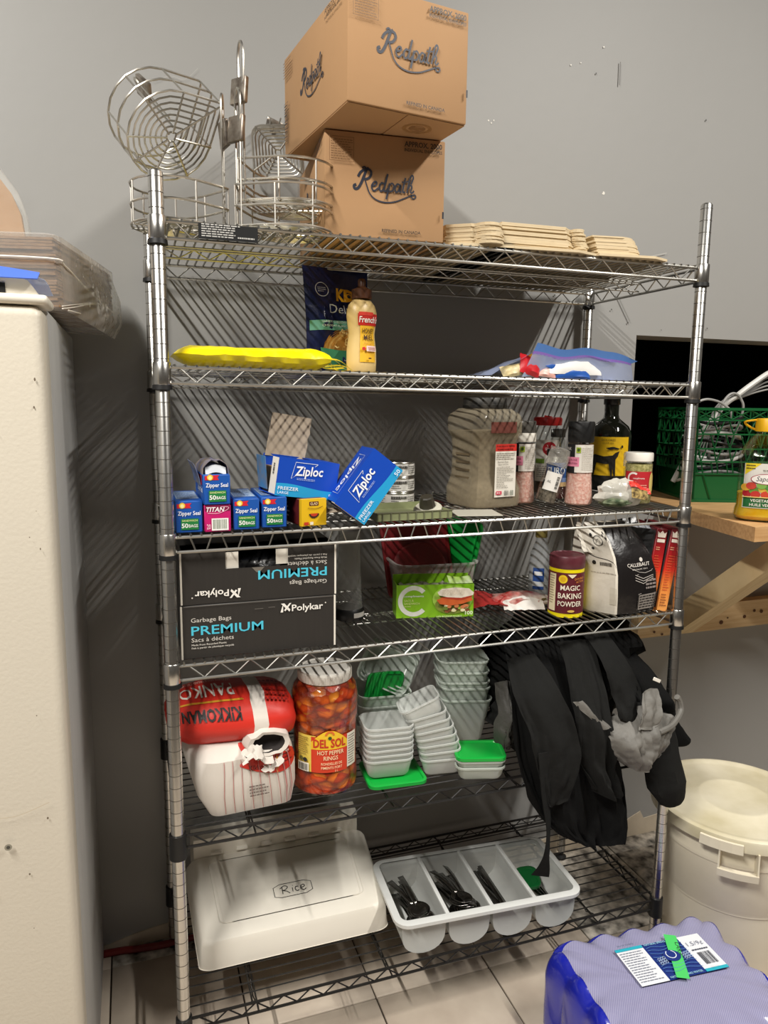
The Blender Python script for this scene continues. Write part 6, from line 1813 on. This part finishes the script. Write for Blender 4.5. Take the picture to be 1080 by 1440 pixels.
for x, z, s in ((1.66, .752, .008), (1.735, .722, .007), (1.76, .735, .003), (1.83, .733, .006), (1.87, .75, .005), (1.60, .715, .003), (1.90, .745, .006), (1.95, .75, .004), (1.47, .715, .004), (1.5, .705, .004)): pr.disc(x, z, s * 1.2, s, '5d3b22', 9)
pr.build('knots', o)

# milk crate
M_cr = mat('green_crate_plastic', '0a5a2b', .4, var=.15, vscale=8)
t = empty('milk_crate', 'green plastic milk crate full of cables on the counter', 'crate', (1.588, .439, 1.1205), (0, 0, R(-20)))
CW, CD, CH = .33, .33, .292
def crate_side(mbx, L):
    bars_ = []
    for z in (CH - .004, CH - .038, .211, .166, .126, .088): mbx.box((L / 2, .003, z), (L, .010 if z > .28 else .008, .008 if z > .28 else .0045))
    mbx.box((L / 2, .006, .044), (L, .004, .088)); mbx.box((L / 2, .002, .004), (L, .008, .008))
    n = 6
    def bar(x0, z0, x1, z1, w=.0035): mbx.tube([(x0, .002, z0), (x1, .002, z1)], w * .6, 4)
    for k in range(n):
        x0, x1 = L * k / n, L * (k + 1) / n
        bar(x0, CH - .006, x1, CH - .036); bar(x1, CH - .006, x0, CH - .036); bar(x0 if k else x0 + .004, CH, x0 if k else x0 + .004, CH - .038)
    for k in range(7):
        xc = L * (k + .25) / 7
        bar(xc - .005, .254, xc + .012, .211); bar(xc + .030, .254, xc + .012, .211) ; bar(xc + .014, .211, xc + .004, .166); bar(xc - .012, .211, xc + .004, .166)
        bar(xc + .002, .166, xc + .012, .126); bar(xc + .026, .166, xc + .012, .126); bar(xc + .014, .126, xc + .020, .088); bar(xc - .004, .126, xc + .004, .088)
    for x in (.10 * L, .9 * L): bar(x, .088, x + (.03 if x < L / 2 else -.03), .004, .006)
    mbx.box((.004, .004, CH / 2), (.010, .010, CH)); mbx.box((L - .004, .004, CH / 2), (.010, .010, CH))
for k, (p, rz) in enumerate((((0, 0, 0), 0), ((CW, 0, 0), 90), ((CW, CD, 0), 180), ((0, CD, 0), -90))):
    mb = MB(); crate_side(mb, CW); o = mb.build('side_lattice', M_cr, t); o['kind'] = 'stuff'; o.location = p; o.rotation_euler = (0, 0, R(rz))
MB().box((CW / 2, CD / 2, .003), (CW - .02, CD - .02, .005)).build('crate_floor', M_cr, t)
# cables in the crate
M_wc, M_gc, M_bc = mat('white_cable', 'd8d6d0', .4), mat('grey_cable', '9a9894', .45), mat('black_cable', '151515', .45)
def cable(name, label, pts, r, m):
    o = MB().tube(spline(pts, 8), r, 8).build(name, m); return tag(o, label, 'cable', 'cables coiled in the green crate')
cable('cable', 'thick white cable arching out of the green crate', [(1.62, .56, 1.17), (1.68, .54, 1.30), (1.745, .50, 1.415), (1.78, .48, 1.452), (1.83, .47, 1.49), (1.90, .465, 1.53), (2.02, .48, 1.56), (2.12, .52, 1.50)], .0085, M_wc)
cable('cable', 'grey cable hooped over the left rim of the crate', [(1.66, .52, 1.20), (1.63, .50, 1.34), (1.612, .480, 1.415), (1.625, .478, 1.430), (1.66, .47, 1.438), (1.71, .46, 1.422), (1.735, .45, 1.38), (1.75, .50, 1.25)], .004, M_gc)
cable('cable', 'grey cable looped upright beside the white one', [(1.70, .50, 1.25), (1.715, .48, 1.40), (1.735, .477, 1.445), (1.762, .474, 1.458), (1.787, .47, 1.44), (1.795, .47, 1.39), (1.78, .52, 1.22)], .004, M_gc)
for k in range(5):
    cable('cable', '%s of the thin grey cables fanning out of the crate' % ('lowest', 'second lowest', 'middle', 'second highest', 'highest')[k], [(1.72 + .02 * k, .60, 1.25), (1.78, .53 + .01 * k, 1.41), (1.83 + .01 * k, .50, 1.45 + .008 * k), (1.92, .47 + .008 * k, 1.475 + .012 * k), (2.02, .48, 1.46 + .01 * k)], .003, M_gc)
for k in range(9):
    z = 1.18 + .024 * k
    a0 = k * 1.1
    pts = [(1.735 + .105 * math.cos(a0 + q * PI / 5) * (1 - .03 * k) + .010 * nz(k, q), .525 + .085 * math.sin(a0 + q * PI / 5), z + .010 * math.sin(q * 1.3 + k)) for q in range(12)]
    cable('cable', '%s %s cable coil seen through the crate lattice' % (('lowest', 'lowest', 'lowest', 'middle', 'middle', 'middle', 'highest', 'highest', 'highest')[k], ('white', 'grey', 'black')[k % 3]), pts, (.006, .0045, .005)[k % 3], (M_wc, M_gc, M_bc)[k % 3])
o = MB().rbox((1.90, .42, 1.452), (.06, .05, .05), .006, 2).build('power_adapter', M_bc); tag(o, 'black power adapter on top of the cables in the crate', 'adapter')
# vegetable oil bottle
t = empty('vegetable_oil_bottle', 'big clear vegetable oil bottle with yellow cap on the counter edge', 'bottle', (1.517, .105, 1.1205), (0, 0, R(-48)))
vp = [(0, .001), (.050, .001), (.060, .004), (.0655, .014), (.063, .030), (.060, .040), (.060, .150), (.0625, .158), (.0625, .166), (.060, .172), (.058, .180), (.048, .200), (.034, .218), (.025, .226), (.0235, .236)]
MB().lathe(vp, 40, sq=3.2).build('bottle_body', clear('clear_glass_green', 'cfd6c4', .07, .06), t)
MB().lathe([(0, .003), (.049, .003), (.058, .006), (.0635, .014), (.061, .030), (.058, .040), (.058, .072), (0, .073)], 36, sq=3.2).build('oil', mat('golden_oil', 'd9a412', .12, var=.5, vscale=30, col2='f0d24a', spec=.6), t)
mb = MB().lathe([(.0245, .232), (.0285, .233), (.0285, .262), (.0265, .266), (0, .267)], 32); mb.build('cap', mat('yellow_cap', 'edb40c', .4), t)
MB().tube(spline([(-.026, -.012, .262), (-.050, -.010, .258), (-.052, -.004, .252), (-.040, .0, .243), (-.026, .004, .236)], 5), .003, 6).build('handle', mat('yellow_cap', 'edb40c', .4), t)
def oilmap(u, v, h): 
    a = R(-90) + u / .060; k = (abs(math.cos(a)) ** 3.2 + abs(math.sin(a)) ** 3.2) ** (-1 / 3.2)
    return Vector(((.060 * k + h + .0008) * math.cos(a), (.060 * k + h + .0008) * math.sin(a), v))
pr = Print(oilmap, maxu=.012); pr.rect(-.040, .036, .050, .152, 'e6e2d8', 18); pr.rect(-.038, .038, .050, .064, '1d6a34', 16); pr.poly([(-.038, .152), (-.004, .152), (-.038, .122)], 'f0d62a'); pr.lines(-.036, .135, -.016, .15, 2, '5a4a1a')
for q, (a, b, c) in enumerate(((-.030, .074, 'b81f2c'), (-.016, .082, '6fa03a'), (-.012, .072, 'c8342a'), (.004, .086, 'e2c04a'), (.010, .072, 'd2452c'), (.022, .084, '9abf4a'), (.026, .072, 'd88a2c'), (-.033, .090, 'e8b23c'), (-.022, .094, 'c9402e'), (.016, .094, '4f8a3a'), (.038, .08, 'b5d070'), (.0, .096, '7fae4c'))): pr.disc(a, b, .011, .0095, c, 12)
pr.disc(.012, .112, .036, .014, 'a8324a', 26); pr.disc(.012, .112, .034, .0125, 'f6f1ea', 26); pr.text('Saporito', .013, .107, .013, '3c3a44', .050, .0, .25, 'C'); pr.lines(.0, .132, .04, .138, 1, '8f8a80')
pr.text('VEGETABLE OIL', .012, .053, .0075, 'f2efe4', .066, .012, 0, 'C'); pr.text('HUILE VEGETALE', .012, .042, .0075, 'f2efe4', .068, .012, 0, 'C'); pr.rect(-.038, .064, .050, .0665, 'e3cf7a', 16)
pr.build('label', t)

# ------------------------------------------------------------------ storage bin on the floor
M_bn = mat('dirty_cream_bin', 'e8dfca', .5, var=.5, vscale=5, col2='cbc0a6', bump=.08, bscale=25, detail=7)
t = empty('round_bin', 'round dirty-white lidded storage bin on the floor behind the water pack', 'bin', (1.416, .006, .0025))
MB().lathe([(0, .012), (.140, .012), (.150, .0), (.158, .0), (.161, .012), (.172, .17), (.1745, .172), (.1745, .178), (.176, .181), (.187, .305), (.1895, .307), (.190, .318), (.188, .322), (.194, .372), (.200, .374), (.200, .384), (.19, .385)], 64).build('bin_body', M_bn, t)
mb = MB().lathe([(.2005, .362), (.2105, .364), (.2125, .388), (.211, .3935), (.205, .397), (.198, .396), (.190, .3925), (.183, .3915), (.100, .3925), (.094, .3950), (.086, .3955), (.081, .3935), (0, .394)], 72)
lidb = mb.build('bin_lid', mat('dirty_cream_lid', 'e6dec5', .45, var=.7, vscale=7, col2='b9ad84', bump=.06, bscale=20, detail=8), t)
for k, az in enumerate((228, 48)):
    mb = MB()
    def H(r, da, z): a_ = R(az + da); return (r * math.cos(a_), r * math.sin(a_), z)
    for da in (-11.5, 11.5):
        mb.rings([[H(.188, da - .5, .366), H(.215, da - .5, .366), H(.219, da - .5, .30), H(.186, da - .5, .30)], [H(.188, da + .5, .366), H(.215, da + .5, .366), H(.219, da + .5, .30), H(.186, da + .5, .30)]], 0, False)
    n = 10
    mb.rings([[H(.206, -12 + 24 * i / n, .314), H(.221, -12 + 24 * i / n, .314), H(.219, -12 + 24 * i / n, .296), H(.206, -12 + 24 * i / n, .298)] for i in range(n + 1)], 0, False)
    mb.build('handle', M_bn, t)
    mb = MB(); mb.rings([[H(.2115, -24 + 6.5 * i, .361), H(.2185, -24 + 6.5 * i, .361), H(.2165, -24 + 6.5 * i, .384), H(.2115, -24 + 6.5 * i, .386)] for i in range(5)], 0, False); mb.build('lid_clip', M_bn, lidb)

# ------------------------------------------------------------------ water pack
t = empty('water_pack', 'shrink-wrapped blue pack of water bottles on the tiles by the rack', 'bottles', (.995, -.268, .0025), (0, 0, R(-4)))
NX, NY, PT = 5, 4, .0875
WX, WYY = NX * PT, NY * PT
def edge_scallop(x, y, k=1.0):
    """push the outline in between neighbouring bottles"""
    return .006 * (1 - abs(math.cos(PI * (x / PT + .5 * (NX % 2 == 0) + 0)))) if False else 0
def outline(g, z, amp, n=14):
    out = []
    def sc(s, L): return -amp * (1 - abs(math.sin(PI * s / PT)))
    M_ = 10
    for i in range(NX * M_):
        s = WX * i / (NX * M_); out.append((-WX / 2 + s, -WYY / 2 - g - sc(s, WX), z))
    for i in range(NY * M_):
        s = WYY * i / (NY * M_); out.append((WX / 2 + g + sc(s, WYY), -WYY / 2 + s, z))
    for i in range(NX * M_):
        s = WX * i / (NX * M_); out.append((WX / 2 - s, WYY / 2 + g + sc(s, WX), z))
    for i in range(NY * M_):
        s = WYY * i / (NY * M_); out.append((-WX / 2 - g - sc(s, WYY), WYY / 2 - s, z))
    # soften corners
    res = []
    for x, y, zz in out:
        cx, cy = WX / 2 - .030, WYY / 2 - .030
        if abs(x) > cx and abs(y) > cy:
            dx, dy = abs(x) - cx, abs(y) - cy; d = math.hypot(dx, dy); lim = .030 + g
            if d > lim: x, y = math.copysign(cx + dx * lim / d, x), math.copysign(cy + dy * lim / d, y)
        res.append((x, y, zz))
    return res
def bump_ring(s, z0, zb, k):
    """ring inside the outline: shrunk by s, lifted over each bottle neck by zb"""
    base = outline(0, 0, .004)
    M_ = 10; out = []
    for i, (x, y, _) in enumerate(base):
        ph = (i % M_) / M_
        lift = zb * max(0, math.sin(PI * ph)) ** 1.5 * (.7 + .6 * abs(nz((i // M_) * 1.7, 3)))
        f = 1 - s / math.hypot(x, y)
        out.append((x - s * (x / (WX / 2)) ** 1, y - s * (y / (WYY / 2)) ** 1, z0 + lift + .002 * nz(x * 20, y * 20)))
    return out
M_blue = mat('blue_shrink_film', '1d27a8', .18, bump=.5, bscale=18, coat=.4)
M_top = None
def top_mat():
    m = bpy.data.materials.new('printed_clear_film'); m.use_nodes = True; nt = m.node_tree; b = nt.nodes['Principled BSDF']
    tc = nt.nodes.new('ShaderNodeTexCoord'); wv = nt.nodes.new('ShaderNodeTexWave'); wv.inputs['Scale'].default_value = 85; wv.inputs['Distortion'].default_value = 0
    wv.bands_direction = 'X'; mp = nt.nodes.new('ShaderNodeMapping'); mp.inputs['Rotation'].default_value = (0, 0, .5)
    mx = nt.nodes.new('ShaderNodeMix'); mx.data_type = 'RGBA'; mx.inputs['A'].default_value = (*lin('8583a8'), 1); mx.inputs['B'].default_value = (*lin('a6a4c0'), 1)
    nt.links.new(tc.outputs['Object'], mp.inputs['Vector']); nt.links.new(mp.outputs['Vector'], wv.inputs['Vector']); nt.links.new(wv.outputs['Fac'], mx.inputs['Factor']); nt.links.new(mx.outputs['Result'], b.inputs['Base Color'])
    b.inputs['Roughness'].default_value = .22
    ns = nt.nodes.new('ShaderNodeTexNoise'); ns.inputs['Scale'].default_value = 22; bp = nt.nodes.new('ShaderNodeBump'); bp.inputs['Strength'].default_value = .5; bp.inputs['Distance'].default_value = .006
    nt.links.new(tc.outputs['Object'], ns.inputs['Vector']); nt.links.new(ns.outputs['Fac'], bp.inputs['Height']); nt.links.new(bp.outputs['Normal'], b.inputs['Normal'])
    return m
mb = MB()
mb.rings([outline(-.006, 0, .002), outline(0, .004, .004), outline(.001, .05, .007), outline(.0, .09, .005), outline(.001, .13, .007), bump_ring(.003, .155, .012, 1), bump_ring(.010, .176, .020, 1), bump_ring(.020, .188, .020, 1), bump_ring(.030, .197, .012, 1)], 0, True, True, False)
mb.build('blue_film', M_blue, t)
mb = MB()
mb.rings([bump_ring(.0255, .1935, .0165, 1), bump_ring(.034, .2005, .008, 1), bump_ring(.046, .204, .003, 1), bump_ring(.066, .206, .001, 1), bump_ring(.095, .207, .0, 1), bump_ring(.135, .208, .0, 1)], 0, True, False, True)
mb.build('clear_film', top_mat(), t)
pr = Print(lambda u, v, h: Vector((u + .022, v + .040, .2125 + h)), .0003)
pr.rect(-.108, -.052, .108, .052, '16307e'); pr.rect(-.108, -.052, -.040, .044, 'e9ebf0'); pr.rect(.052, -.044, .108, .052, 'e9ebf0'); pr.rect(-.108, .044, -.040, .052, '2bb0c4'); pr.rect(.052, -.052, .108, -.044, '2bb0c4')
pr.lines(-.104, -.046, -.046, .040, 13, '8a8f9c', .35, 3, .3); pr.bars(.066, -.034, .098, .000, '2a2e3c', 14, 5); pr.lines(.060, .004, .102, .012, 1, '4c5060'); pr.text('1.5/9¢', .060, .020, .012, '8f93a2', .040, 0, 0)
pr.text('NATURAL SPRING WATER', .004, .0445, .0055, '9fd3e6', .08, .01, 0, 'C'); pr.text('NATURAL SPRING WATER', .004, -.0505, .0055, '9fd3e6', .08, .01, 0, 'C')
for q in range(9): pr.stroke([(-.038 + .01 * i, .036 - .009 * q + .003 * math.sin(i * 1.1 + q)) for i in range(10)], .0009, '5f8fc4', 2)
pr.disc(.004, .002, .020, .016, '16307e', 18); pr.ring(.004, .006, .010, .012, 'dfe8f2', 120, 420, 14); 
for a_ in (-.026, .034):
    for i in range(3):
        for j in range(3): pr.ring(a_ - .006 + .006 * i, -.014 + .006 * j, .0025, .0034, 'b9cbe4', n=8)
pr.text('35', .072, -.0505, .0055, 'eef4f6', .009, .01); pr.text('EAU DE SOURCE', -.104, .046, .0045, '12404e', .04)
pr.build('pack_label', t)
mb = Print(lambda u, v, h: Vector((.036 + u * math.cos(R(66)) - v * math.sin(R(66)), .042 + u * math.sin(R(66)) + v * math.cos(R(66)), .2175 + h)), .0003)
mb.rect(-.066, -.0135, .062, .0135, '4fd06a'); mb.text('LARA', .020, -.006, .012, '1c3a24', .040, .0, .1, 'C', 180)
mb.build('green_tape', t)
